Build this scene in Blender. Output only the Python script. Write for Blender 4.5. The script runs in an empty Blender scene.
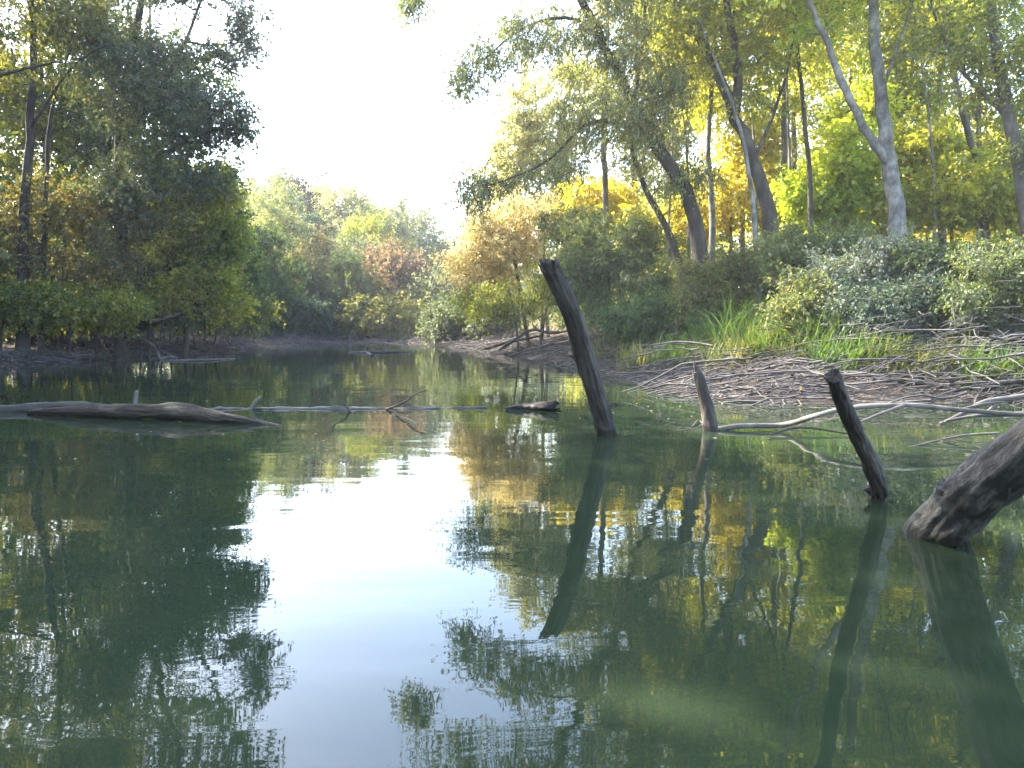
import bpy, math, random
import numpy as np
from mathutils import Vector, noise as mnoise

S = bpy.context.scene
COL = S.collection
R = math.radians

# ------------------------------------------------------------------ camera, sky, sun, exposure
F, CAMZ, PITCH = 850.0, 1.0, R(4.17)
cam = bpy.data.cameras.new('camera')
cam.sensor_width = 36.0
cam.lens = 36.0 * F / 1024.0
cam.clip_start, cam.clip_end = 0.05, 3000
camo = bpy.data.objects.new('camera', cam)
COL.objects.link(camo)
camo.location = (0, 0, CAMZ)
camo.rotation_euler = (math.pi / 2 - PITCH, 0, 0)
S.camera = camo

SUN_EL, SUN_AZ = R(36), R(-62)
world = bpy.data.worlds.new('World')
S.world = world
world.use_nodes = True
wn = world.node_tree.nodes
sky = wn.new('ShaderNodeTexSky')
sky.sky_type = 'NISHITA'
sky.sun_disc = False
sky.sun_elevation = SUN_EL
sky.sun_rotation = SUN_AZ
sky.dust_density = 2.0
world.node_tree.links.new(sky.outputs[0], wn['Background'].inputs[0])
wn['Background'].inputs[1].default_value = 0.15

sun = bpy.data.lights.new('sun', 'SUN')
sun.energy = 4.5
sun.angle = R(0.5)
sun.color = (1.0, 0.90, 0.74)
suno = bpy.data.objects.new('sun', sun)
COL.objects.link(suno)
sd = Vector((math.sin(SUN_AZ) * math.cos(SUN_EL), math.cos(SUN_AZ) * math.cos(SUN_EL), math.sin(SUN_EL)))
suno.rotation_euler = sd.to_track_quat('Z', 'Y').to_euler()
suno.location = (-60, 30, 60)

S.view_settings.view_transform = 'Standard'
S.view_settings.look = 'None'
S.view_settings.gamma = 1.0
S.view_settings.use_curve_mapping = False
S.view_settings.exposure = 3.3

S.render.engine = 'CYCLES'
cy = S.cycles
cy.max_bounces = 7
cy.diffuse_bounces = 3
cy.glossy_bounces = 3
cy.transmission_bounces = 4
cy.transparent_max_bounces = 4
cy.volume_bounces = 0
cy.sample_clamp_indirect = 6.0
cy.use_denoising = True
cy.caustics_reflective = False
cy.caustics_refractive = False
cy.filter_width = 1.5

# ------------------------------------------------------------------ helpers
cp, sp_ = math.cos(PITCH), math.sin(PITCH)


def ray(px, py):
    a, b = (px - 512) / F, (384 - py) / F
    return np.array([a, cp + b * sp_, -sp_ + b * cp])


def P(px, py, d):
    """world point seen at pixel px,py at distance d along +Y"""
    r = ray(px, py)
    return np.array([0, 0, CAMZ]) + r * (d / r[1])


def W(px, py, z=0.0):
    r = ray(px, py)
    return np.array([0, 0, CAMZ]) + r * ((z - CAMZ) / r[2])


def tag(o, label=None, cat=None, group=None, kind=None):
    if label: o['label'] = label
    if cat: o['category'] = cat
    if group: o['group'] = group
    if kind: o['kind'] = kind
    return o


def empty(name, loc):
    o = bpy.data.objects.new(name, None)
    o.empty_display_size = 0.2
    o.location = loc
    COL.objects.link(o)
    return o


def quad_mesh(name, verts, quads, mat, parent=None, origin=None, smooth=False):
    verts = np.asarray(verts, dtype=np.float32)
    quads = np.asarray(quads, dtype=np.int32)
    if origin is not None:
        verts = verts - np.asarray(origin, dtype=np.float32)
    me = bpy.data.meshes.new(name)
    me.vertices.add(len(verts))
    me.vertices.foreach_set('co', verts.ravel())
    me.loops.add(quads.size)
    me.loops.foreach_set('vertex_index', quads.ravel())
    me.polygons.add(len(quads))
    me.polygons.foreach_set('loop_start', np.arange(len(quads), dtype=np.int32) * 4)
    if smooth:
        me.polygons.foreach_set('use_smooth', np.ones(len(quads), dtype=bool))
    me.update(calc_edges=True)
    me.materials.append(mat)
    o = bpy.data.objects.new(name, me)
    COL.objects.link(o)
    if parent is not None:
        o.parent = parent
    elif origin is not None:
        o.location = origin
    return o


class Geo:
    def __init__(s):
        s.v, s.q, s.n = [], [], 0

    def add(s, v, q):
        s.v.append(np.asarray(v, dtype=np.float64)); s.q.append(np.asarray(q) + s.n); s.n += len(v)

    def tube(s, pts, rad, sides=6, bump=0.0, cap=True, seed=0, lump=2.0):
        pts = np.asarray(pts, dtype=np.float64); rad = np.asarray(rad, dtype=np.float64)
        k = len(pts)
        t = np.gradient(pts, axis=0)
        t /= np.linalg.norm(t, axis=1)[:, None] + 1e-9
        ref = np.array([0.31, 0.87, 0.38]) if abs(t[:, 2]).mean() > 0.6 else np.array([0.1, 0.15, 1.0])
        a = np.cross(t, ref); a /= np.linalg.norm(a, axis=1)[:, None] + 1e-9
        b = np.cross(t, a)
        an = np.arange(sides) * 2 * math.pi / sides
        ca, sa = np.cos(an), np.sin(an)
        rr = np.repeat(rad[:, None], sides, 1)
        if bump > 0:
            for i in range(k):
                for j in range(sides):
                    p = Vector((ca[j] * 1.1 + seed * 3.7, sa[j] * 1.1, i / k * lump * 4))
                    p2 = Vector((ca[j] * 4 + seed, sa[j] * 4, i / k * lump * 14))
                    rr[i, j] *= 1 + bump * (mnoise.noise(p) + 0.35 * mnoise.noise(p2))
        v = pts[:, None, :] + rr[:, :, None] * (ca[None, :, None] * a[:, None, :] + sa[None, :, None] * b[:, None, :])
        v = v.reshape(-1, 3)
        i, j = np.meshgrid(np.arange(k - 1), np.arange(sides), indexing='ij')
        j2 = (j + 1) % sides
        q = np.stack([i * sides + j, i * sides + j2, (i + 1) * sides + j2, (i + 1) * sides + j], -1).reshape(-1, 4)
        s.add(v, q)

    def sticks(s, p0, p1, r0, r1):
        """many straight three-sided twigs at once"""
        p0, p1 = np.asarray(p0), np.asarray(p1)
        m = len(p0)
        t = p1 - p0
        t = t / (np.linalg.norm(t, axis=1)[:, None] + 1e-9)
        ref = np.where(np.abs(t[:, 2:3]) > 0.8, np.array([[1.0, 0.2, 0]]), np.array([[0.1, 0.1, 1.0]]))
        a = np.cross(t, ref); a /= np.linalg.norm(a, axis=1)[:, None] + 1e-9
        b = np.cross(t, a)
        r0 = np.broadcast_to(r0, (m,))[:, None]; r1 = np.broadcast_to(r1, (m,))[:, None]
        v = []
        for pp, r in ((p0, r0), (p1, r1)):
            for k in range(3):
                an = k * 2 * math.pi / 3
                v.append(pp + r * (math.cos(an) * a + math.sin(an) * b))
        v = np.stack(v, 1).reshape(-1, 3)
        base = (np.arange(m) * 6)[:, None, None]
        q = np.array([[0, 1, 4, 3], [1, 2, 5, 4], [2, 0, 3, 5]])[None] + base
        s.add(v, q.reshape(-1, 4))

    def build(s, name, mat, parent=None, origin=None, smooth=True):
        return quad_mesh(name, np.concatenate(s.v), np.concatenate(s.q), mat, parent, origin, smooth)


def smooth_path(pts, n=14):
    pts = np.asarray(pts, dtype=np.float64)
    if len(pts) == 2:
        u = np.linspace(0, 1, n)[:, None]
        return pts[0] * (1 - u) + pts[1] * u
    e = np.vstack([2 * pts[0] - pts[1], pts, 2 * pts[-1] - pts[-2]])
    m = len(pts) - 1
    out = []
    for u in np.linspace(0, m - 1e-6, n):
        i = int(u); f = u - i
        p0, p1, p2, p3 = e[i], e[i + 1], e[i + 2], e[i + 3]
        out.append(0.5 * (2 * p1 + (p2 - p0) * f + (2 * p0 - 5 * p1 + 4 * p2 - p3) * f * f + (3 * p1 - p0 - 3 * p2 + p3) * f ** 3))
    return np.array(out)


# ------------------------------------------------------------------ materials
def new_mat(name):
    m = bpy.data.materials.new(name)
    m.use_nodes = True
    nt = m.node_tree
    for n in list(nt.nodes):
        nt.nodes.remove(n)
    out = nt.nodes.new('ShaderNodeOutputMaterial')
    return m, nt, out


def ramp(nt, stops):
    r = nt.nodes.new('ShaderNodeValToRGB')
    el = r.color_ramp.elements
    while len(el) < len(stops):
        el.new(0.5)
    for e, (p, c) in zip(el, stops):
        e.position = p
        e.color = (*c, 1)
    return r


def noise_node(nt, scale, detail=3, coord='Object', sc=(1, 1, 1), rough=0.55):
    tc = nt.nodes.new('ShaderNodeTexCoord')
    mp = nt.nodes.new('ShaderNodeMapping')
    mp.inputs['Scale'].default_value = sc
    n = nt.nodes.new('ShaderNodeTexNoise')
    n.inputs['Scale'].default_value = scale
    n.inputs['Detail'].default_value = detail
    n.inputs['Roughness'].default_value = rough
    nt.links.new(tc.outputs[coord], mp.inputs[0])
    nt.links.new(mp.outputs[0], n.inputs['Vector'])
    return n


def leaf_mat(name, cols, trans=0.55, patch=0.5, patch_scale=0.5, tint=(1.5, 1.45, 0.6)):
    """leaves: colour differs from leaf to leaf and from bough to bough; light passes through them"""
    m, nt, out = new_mat(name)
    L = nt.links.new
    geo = nt.nodes.new('ShaderNodeNewGeometry')
    nz = noise_node(nt, patch_scale, 2)
    mixv = nt.nodes.new('ShaderNodeMath'); mixv.operation = 'MULTIPLY_ADD'
    mr = nt.nodes.new('ShaderNodeMapRange')
    mr.inputs[1].default_value, mr.inputs[2].default_value = 0.3, 0.7
    mr.inputs[3].default_value, mr.inputs[4].default_value = 0, patch
    L(nz.outputs['Fac'], mr.inputs[0])
    L(geo.outputs['Random Per Island'], mixv.inputs[0])
    mixv.inputs[1].default_value = 1 - patch
    L(mr.outputs[0], mixv.inputs[2])
    k = len(cols)
    rp = ramp(nt, [(i / (k - 1), c) for i, c in enumerate(cols)])
    L(mixv.outputs[0], rp.inputs[0])
    dif = nt.nodes.new('ShaderNodeBsdfDiffuse')
    L(rp.outputs[0], dif.inputs[0])
    tr = nt.nodes.new('ShaderNodeBsdfTranslucent')
    mul = nt.nodes.new('ShaderNodeMix'); mul.data_type = 'RGBA'; mul.blend_type = 'MULTIPLY'
    mul.inputs[0].default_value = 1.0
    mul.inputs[7].default_value = (*tint, 1)
    L(rp.outputs[0], mul.inputs[6])
    L(mul.outputs[2], tr.inputs[0])
    mx = nt.nodes.new('ShaderNodeMixShader'); mx.inputs[0].default_value = trans
    L(dif.outputs[0], mx.inputs[1]); L(tr.outputs[0], mx.inputs[2])
    gl = nt.nodes.new('ShaderNodeBsdfGlossy'); gl.inputs['Roughness'].default_value = 0.6
    gl.inputs[0].default_value = (0.9, 0.95, 1, 1)
    m2 = nt.nodes.new('ShaderNodeMixShader'); m2.inputs[0].default_value = 0.025
    L(mx.outputs[0], m2.inputs[1]); L(gl.outputs[0], m2.inputs[2])
    L(m2.outputs[0], out.inputs[0])
    return m


def bark_mat(name, dark, mid, light, scale=6.0, stretch=(1, 1, 0.25), bump=0.5, rough=0.85, spec=0.25, coord=None):
    m, nt, out = new_mat(name)
    L = nt.links.new
    n1 = noise_node(nt, scale, 7, sc=stretch, rough=0.7)
    n2 = noise_node(nt, scale * 0.3, 3)
    if coord:                                   # the grain runs along the log whichever way it lies
        at = nt.nodes.new('ShaderNodeAttribute'); at.attribute_name = coord
        for n_ in (n1, n2):
            mp = n_.inputs['Vector'].links[0].from_node
            L(at.outputs['Vector'], mp.inputs[0])
    rp = ramp(nt, [(0.30, dark), (0.5, mid), (0.72, light)])
    ad = nt.nodes.new('ShaderNodeMath'); ad.operation = 'MULTIPLY_ADD'
    L(n1.outputs['Fac'], ad.inputs[0]); ad.inputs[1].default_value = 0.6
    m2 = nt.nodes.new('ShaderNodeMath'); m2.operation = 'MULTIPLY'; m2.inputs[1].default_value = 0.4
    L(n2.outputs['Fac'], m2.inputs[0]); L(m2.outputs[0], ad.inputs[2])
    L(ad.outputs[0], rp.inputs[0])
    pb = nt.nodes.new('ShaderNodeBsdfPrincipled')
    pb.inputs['Roughness'].default_value = rough
    pb.inputs['Specular IOR Level'].default_value = spec
    if coord:                                   # soaked dark band just above the waterline, with an uneven edge
        ge_ = nt.nodes.new('ShaderNodeNewGeometry'); sx = nt.nodes.new('ShaderNodeSeparateXYZ')
        L(ge_.outputs['Position'], sx.inputs[0])
        n3 = noise_node(nt, 9.0, 3)
        ma = nt.nodes.new('ShaderNodeMath'); ma.operation = 'MULTIPLY_ADD'
        L(n3.outputs['Fac'], ma.inputs[0]); ma.inputs[1].default_value = -0.09; L(sx.outputs['Z'], ma.inputs[2])
        wr = nt.nodes.new('ShaderNodeMapRange')
        wr.inputs[1].default_value, wr.inputs[2].default_value = 0.0, 0.022
        wr.inputs[3].default_value, wr.inputs[4].default_value = 0.0, 1.0
        L(ma.outputs[0], wr.inputs[0])
        wet = nt.nodes.new('ShaderNodeMix'); wet.data_type = 'RGBA'; wet.blend_type = 'MULTIPLY'; wet.inputs[0].default_value = 1
        L(rp.outputs[0], wet.inputs[6]); wet.inputs[7].default_value = (0.4, 0.38, 0.33, 1)
        dm = nt.nodes.new('ShaderNodeMix'); dm.data_type = 'RGBA'
        L(wr.outputs[0], dm.inputs[0]); L(wet.outputs[2], dm.inputs[6]); L(rp.outputs[0], dm.inputs[7])
        L(dm.outputs[2], pb.inputs['Base Color'])
        rr_ = nt.nodes.new('ShaderNodeMapRange'); rr_.inputs[3].default_value, rr_.inputs[4].default_value = 0.35, rough
        L(wr.outputs[0], rr_.inputs[0]); L(rr_.outputs[0], pb.inputs['Roughness'])
    else:
        L(rp.outputs[0], pb.inputs['Base Color'])
    bp = nt.nodes.new('ShaderNodeBump'); bp.inputs['Strength'].default_value = bump
    bp.inputs['Distance'].default_value = 0.03
    L(n1.outputs['Fac'], bp.inputs['Height'])
    L(bp.outputs[0], pb.inputs['Normal'])
    L(pb.outputs[0], out.inputs[0])
    return m


M = {}
M['willow'] = leaf_mat('willow_leaves', [(0.05, 0.075, 0.03), (0.11, 0.14, 0.055), (0.18, 0.20, 0.08), (0.30, 0.28, 0.09)], 0.5)
M['grey_green'] = leaf_mat('grey_green_leaves', [(0.032, 0.048, 0.028), (0.058, 0.08, 0.045), (0.10, 0.12, 0.065), (0.18, 0.17, 0.075)], 0.45)
M['olive'] = leaf_mat('olive_leaves', [(0.05, 0.065, 0.018), (0.10, 0.12, 0.03), (0.17, 0.17, 0.04), (0.30, 0.25, 0.05)], 0.5)
M['dark_green'] = leaf_mat('dark_green_leaves', [(0.022, 0.042, 0.014), (0.042, 0.075, 0.022), (0.075, 0.11, 0.03), (0.16, 0.16, 0.04)], 0.45)
M['yellow_green'] = leaf_mat('yellow_green_leaves', [(0.06, 0.10, 0.014), (0.13, 0.17, 0.02), (0.24, 0.25, 0.025), (0.42, 0.37, 0.03)], 0.62)
M['bright_maple'] = leaf_mat('bright_yellow_green_leaves', [(0.14, 0.22, 0.02), (0.28, 0.36, 0.03), (0.42, 0.44, 0.04), (0.52, 0.42, 0.05)], 0.62, tint=(1.5, 1.55, 0.5))
M['yellow'] = leaf_mat('yellow_leaves', [(0.10, 0.14, 0.02), (0.24, 0.27, 0.03), (0.42, 0.40, 0.04), (0.54, 0.45, 0.05)], 0.62, patch_scale=0.8, tint=(1.5, 1.5, 0.5))
M['gold'] = leaf_mat('golden_leaves', [(0.16, 0.17, 0.022), (0.34, 0.31, 0.03), (0.50, 0.42, 0.04), (0.54, 0.40, 0.05)], 0.62, patch_scale=0.8, tint=(1.5, 1.45, 0.5))
M['brown'] = leaf_mat('brown_leaves', [(0.035, 0.05, 0.016), (0.075, 0.085, 0.028), (0.12, 0.11, 0.035), (0.17, 0.125, 0.045), (0.32, 0.28, 0.05)], 0.4)
M['russet'] = leaf_mat('russet_leaves', [(0.07, 0.055, 0.035), (0.12, 0.085, 0.06), (0.18, 0.12, 0.085), (0.24, 0.19, 0.12)], 0.4)
M['pink'] = leaf_mat('pale_pinkish_leaves', [(0.30, 0.26, 0.10), (0.48, 0.41, 0.19), (0.56, 0.47, 0.27), (0.56, 0.51, 0.17)], 0.6, tint=(1.3, 1.25, 0.85))
M['pale_yellow'] = leaf_mat('pale_yellow_leaves', [(0.20, 0.21, 0.09), (0.32, 0.32, 0.13), (0.42, 0.40, 0.17), (0.46, 0.39, 0.17)], 0.55, tint=(1.25, 1.25, 0.85))
M['pale_green'] = leaf_mat('pale_green_leaves', [(0.09, 0.11, 0.06), (0.16, 0.19, 0.10), (0.24, 0.26, 0.14), (0.32, 0.31, 0.16)], 0.4)
M['purple'] = leaf_mat('purple_brown_leaves', [(0.03, 0.025, 0.025), (0.05, 0.04, 0.042), (0.08, 0.06, 0.06)], 0.3)
M['blue_green'] = leaf_mat('blue_green_leaves', [(0.025, 0.045, 0.03), (0.045, 0.075, 0.045), (0.08, 0.11, 0.07)], 0.35)
M['silver'] = leaf_mat('silver_grey_leaves', [(0.06, 0.085, 0.06), (0.12, 0.15, 0.11), (0.20, 0.23, 0.18), (0.40, 0.42, 0.36)], 0.3)
M['lush'] = leaf_mat('lush_green_blades', [(0.025, 0.06, 0.016), (0.05, 0.10, 0.024), (0.085, 0.14, 0.035), (0.16, 0.18, 0.05)], 0.45)
M['straw'] = leaf_mat('green_straw_blades', [(0.05, 0.075, 0.02), (0.10, 0.13, 0.035), (0.18, 0.18, 0.06), (0.30, 0.25, 0.12)], 0.4)
M['shrub'] = leaf_mat('shrub_leaves', [(0.04, 0.07, 0.025), (0.08, 0.12, 0.04), (0.13, 0.16, 0.055), (0.24, 0.22, 0.06)], 0.45)
M['litter'] = leaf_mat('fallen_leaves', [(0.10, 0.05, 0.02), (0.22, 0.12, 0.05), (0.34, 0.20, 0.09), (0.45, 0.33, 0.18)], 0.2)
M['specks'] = leaf_mat('floating_leaves', [(0.10, 0.08, 0.03), (0.30, 0.27, 0.16), (0.40, 0.37, 0.24), (0.40, 0.34, 0.10)], 0.2)

M['bark_dark'] = bark_mat('dark_bark', (0.010, 0.008, 0.006), (0.045, 0.038, 0.03), (0.12, 0.105, 0.085))
M['bark_grey'] = bark_mat('grey_bark', (0.015, 0.013, 0.011), (0.075, 0.068, 0.058), (0.20, 0.185, 0.16))
M['bark_pale'] = bark_mat('pale_bark', (0.02, 0.018, 0.016), (0.13, 0.122, 0.11), (0.36, 0.345, 0.315), 7.0, (1, 1, 0.7), 0.9)
M['snag'] = bark_mat('weathered_wood', (0.010, 0.008, 0.007), (0.052, 0.044, 0.037), (0.15, 0.132, 0.112), 11.0, (1, 1, 0.14), 1.0, 0.85, coord='grain')
M['log_grey'] = bark_mat('grey_rough_bark', (0.009, 0.009, 0.008), (0.062, 0.061, 0.057), (0.25, 0.25, 0.237), 17.0, (1, 1, 0.4), 1.0, 0.9, coord='grain')
M['log_brown'] = bark_mat('stripped_brown_wood', (0.008, 0.006, 0.004), (0.036, 0.028, 0.019), (0.12, 0.098, 0.07), 12.0, (1, 1, 0.15), 1.0, 0.8, coord='grain')
M['wet_wood'] = bark_mat('wet_grey_wood', (0.010, 0.010, 0.010), (0.035, 0.035, 0.038), (0.10, 0.10, 0.11), 9.0, (1, 1, 0.3), 0.8, 0.3, coord='grain')
M['black_wood'] = bark_mat('black_wet_wood', (0.003, 0.003, 0.003), (0.008, 0.007, 0.006), (0.02, 0.018, 0.016), 9.0, (1, 1, 0.2), 0.8, 0.9, coord='grain')
M['driftwood'] = bark_mat('bleached_driftwood', (0.025, 0.022, 0.019), (0.075, 0.068, 0.06), (0.19, 0.178, 0.16), 5.0, (1, 1, 1), 0.4)
M['roots'] = bark_mat('grey_roots', (0.022, 0.019, 0.018), (0.07, 0.063, 0.059), (0.17, 0.158, 0.15), 3.0, (1, 1, 1), 0.3)
M['pale_wood'] = bark_mat('pale_broken_wood', (0.03, 0.028, 0.023), (0.08, 0.076, 0.065), (0.16, 0.155, 0.138), 12.0)


def ground_material():
    m, nt, out = new_mat('earth_and_mud')
    L = nt.links.new
    tc = nt.nodes.new('ShaderNodeTexCoord')
    sx = nt.nodes.new('ShaderNodeSeparateXYZ')
    L(tc.outputs['Object'], sx.inputs[0])
    n1 = noise_node(nt, 1.2, 6, rough=0.65)
    n2 = noise_node(nt, 14, 5, rough=0.7)
    mud = ramp(nt, [(0.3, (0.016, 0.013, 0.011)), (0.55, (0.036, 0.030, 0.026)), (0.75, (0.065, 0.054, 0.047))])
    L(n2.outputs['Fac'], mud.inputs[0])
    soil = ramp(nt, [(0.3, (0.03, 0.03, 0.014)), (0.5, (0.07, 0.058, 0.028)), (0.75, (0.13, 0.10, 0.04))])
    L(n2.outputs['Fac'], soil.inputs[0])
    hz = nt.nodes.new('ShaderNodeMath'); hz.operation = 'MULTIPLY_ADD'
    L(n1.outputs['Fac'], hz.inputs[0]); hz.inputs[1].default_value = 0.8
    L(sx.outputs['Z'], hz.inputs[2])
    fac = nt.nodes.new('ShaderNodeMapRange')
    fac.inputs[1].default_value, fac.inputs[2].default_value = 0.75, 1.25
    L(hz.outputs[0], fac.inputs[0])
    mx = nt.nodes.new('ShaderNodeMix'); mx.data_type = 'RGBA'
    L(fac.outputs[0], mx.inputs[0]); L(mud.outputs[0], mx.inputs[6]); L(soil.outputs[0], mx.inputs[7])
    pb = nt.nodes.new('ShaderNodeBsdfPrincipled')
    pb.inputs['Roughness'].default_value = 0.9
    pb.inputs['Specular IOR Level'].default_value = 0.08
    L(mx.outputs[2], pb.inputs['Base Color'])
    bp = nt.nodes.new('ShaderNodeBump'); bp.inputs['Strength'].default_value = 0.8; bp.inputs['Distance'].default_value = 0.06
    L(n2.outputs['Fac'], bp.inputs['Height']); L(bp.outputs[0], pb.inputs['Normal'])
    L(pb.outputs[0], out.inputs[0])
    return m


def water_material():
    m, nt, out = new_mat('murky_green_water')
    L = nt.links.new
    pb = nt.nodes.new('ShaderNodeBsdfPrincipled')
    pb.inputs['Base Color'].default_value = (0.0140, 0.0222, 0.0118, 1)
    pb.inputs['Roughness'].default_value = 0.015
    pb.inputs['IOR'].default_value = 1.333
    n1 = noise_node(nt, 1.0, 2, sc=(0.5, 1.2, 1), rough=0.4)      # slow swell
    n2 = noise_node(nt, 1.0, 3, sc=(1.7, 4.6, 1), rough=0.5)      # fine ripples lying across the view
    for n_, ang in ((n1, 0.3), (n2, -0.22)):
        n_.inputs['Distortion'].default_value = 0.6
        n_.inputs['Vector'].links[0].from_node.inputs['Rotation'].default_value = (0.5, 0.2, ang)
    b1 = nt.nodes.new('ShaderNodeBump'); b1.inputs['Strength'].default_value = 1; b1.inputs['Distance'].default_value = 0.007
    b2 = nt.nodes.new('ShaderNodeBump'); b2.inputs['Strength'].default_value = 1; b2.inputs['Distance'].default_value = 0.0009
    L(n1.outputs['Fac'], b1.inputs['Height']); L(n2.outputs['Fac'], b2.inputs['Height'])
    L(b1.outputs[0], b2.inputs['Normal']); L(b2.outputs[0], pb.inputs['Normal'])
    L(pb.outputs[0], out.inputs[0])
    return m


# ------------------------------------------------------------------ ground and water
shore_px = [(1024, 405), (900, 404), (760, 404), (700, 401), (665, 391), (625, 377), (560, 364), (510, 355), (470, 350), (446, 346),
            (400, 343), (340, 343), (260, 348), (200, 352), (150, 357), (80, 361), (0, 367)]
poly = [np.array(p) for p in ((16, -25), (13, 1), (10.2, 6.8))] + [W(*p)[:2] for p in shore_px] + [np.array(p) for p in ((-14.2, 16), (-15.5, 8), (-17, -25))]
poly = np.array(poly)


def shore_dist(x, y):
    """signed distance to the waterline, positive on land"""
    x, y = np.asarray(x, float), np.asarray(y, float)
    best = np.full(x.shape, 1e9)
    inside = np.zeros(x.shape, bool)
    n = len(poly)
    for i in range(n):
        a, b = poly[i], poly[(i + 1) % n]
        e = b - a
        t = np.clip(((x - a[0]) * e[0] + (y - a[1]) * e[1]) / (e @ e), 0, 1)
        best = np.minimum(best, np.hypot(x - a[0] - t * e[0], y - a[1] - t * e[1]))
        c = ((a[1] > y) != (b[1] > y)) & (x < (b[0] - a[0]) * (y - a[1]) / (b[1] - a[1] + 1e-12) + a[0])
        inside ^= c
    return np.where(inside, -best, best)


def height(x, y):
    d = shore_dist(x, y)
    wob = 0.35 * np.sin(x * 1.3 + 0.7 * np.sin(y * 0.9)) * np.sin(y * 1.1 + 0.5 * np.sin(x * 0.8)) + 0.18 * np.sin(x * 3.7 + y * 2.1) * np.sin(y * 3.1 - x)
    dd = d + 0.5 * wob
    right = np.clip((x + 0.3) / 3.0, 0, 1)
    zr = np.interp(dd, [-6, 0, 1.2, 3.2, 5.5, 8, 30], [-1.6, -0.02, 0.10, 0.42, 1.05, 1.55, 2.2])
    zl = np.interp(dd, [-6, 0, 1.0, 3.5, 6, 30], [-1.6, -0.02, 0.10, 0.38, 0.7, 1.8])
    return zr * right + zl * (1 - right) + 0.05 * wob * np.clip(d + 0.3, 0, 1)


def zof(x, y):
    return float(height(np.array([x]), np.array([y]))[0])


def axis(a, b, step, lo, hi):
    core = np.arange(a, b, step)
    g = step * 1.25 ** np.arange(1, 60)
    up = b + np.cumsum(g); dn = a - np.cumsum(g)
    return np.concatenate([dn[dn > lo][::-1], core, up[up < hi]])


gx = axis(-30, 22, 0.25, -400, 400)
gy = axis(-6, 60, 0.25, -200, 500)
XX, YY = np.meshgrid(gx, gy)
ZZ = height(XX, YY)
nx, ny = len(gx), len(gy)
i, j = np.meshgrid(np.arange(ny - 1), np.arange(nx - 1), indexing='ij')
gq = np.stack([i * nx + j, i * nx + j + 1, (i + 1) * nx + j + 1, (i + 1) * nx + j], -1).reshape(-1, 4)
M['ground'] = ground_material()
g = quad_mesh('ground', np.stack([XX, YY, ZZ], -1).reshape(-1, 3), gq, M['ground'], smooth=True)
tag(g, 'brown muddy river bank rising to the leafy wood floor', 'ground', kind='structure')
M['water'] = water_material()
wv = [(-60, -60, 0), (60, -60, 0), (60, 90, 0), (-60, 90, 0)]
w = quad_mesh('water', wv, [(0, 1, 2, 3)], M['water'])
tag(w, 'still green river water mirroring trees and white sky', 'water', kind='structure')


# ------------------------------------------------------------------ trees
def unit(v):
    return v / (np.linalg.norm(v, axis=-1, keepdims=True) + 1e-9)


def leaves_mesh(rng, c, t, nrm, L, Wd):
    """one folded rhombus per leaf"""
    t = unit(t)
    s = unit(np.cross(t, nrm))
    L = L[:, None]; Wd = Wd[:, None]
    up = np.cross(s, t)
    v = np.stack([c, c + t * L * 0.45 + s * Wd * 0.5 + up * Wd * 0.12, c + t * L, c + t * L * 0.45 - s * Wd * 0.5 + up * Wd * 0.12], 1)
    q = np.arange(len(c) * 4).reshape(-1, 4)
    return v.reshape(-1, 3), q


def foliage(rng, cen, rc, twigs, per, lsize, droop, flat, aspect, outward, axis_xy, tw_r=0.004):
    """twigs and leaves round every cluster centre; returns (leaf verts, quads, twig starts, twig ends)"""
    m = len(cen)
    d = rng.normal(size=(m, twigs, 3))
    d[..., 2] *= flat
    out = np.zeros_like(cen); out[:, :2] = cen[:, :2] - axis_xy; out = unit(out)
    d = unit(unit(d) + outward * out[:, None, :] + np.array([0, 0, -droop])[None, None])
    ln = rc * rng.uniform(0.5, 1.25, (m, twigs, 1))
    st = cen[:, None, :] + rng.normal(size=(m, twigs, 3)) * rc * 0.18
    en = st + d * ln + np.array([0, 0, -1.0]) * droop * ln * 0.5
    u = rng.uniform(0.12, 1.05, (m, twigs, per, 1))
    pos = st[:, :, None] + d[:, :, None] * ln[:, :, None] * u + np.array([0, 0, -1.0]) * droop * 0.5 * ln[:, :, None] * u * u
    pos = pos + rng.normal(size=pos.shape) * rc * 0.07
    n = m * twigs * per
    pos = pos.reshape(-1, 3)
    dirs = np.repeat(d.reshape(-1, 1, 3), per, 1).reshape(-1, 3)
    t = unit(dirs * 0.7 + rng.normal(size=(n, 3)) * 0.6 + np.array([0, 0, -0.25 - droop]))
    nr = unit(rng.normal(size=(n, 3)) + np.array([0, 0, 0.8]))
    L = lsize * rng.uniform(0.6, 1.35, n)
    v, q = leaves_mesh(rng, pos, t, nr, L, L * aspect)
    return v, q, st.reshape(-1, 3), en.reshape(-1, 3)


TREE_N = [0]


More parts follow.
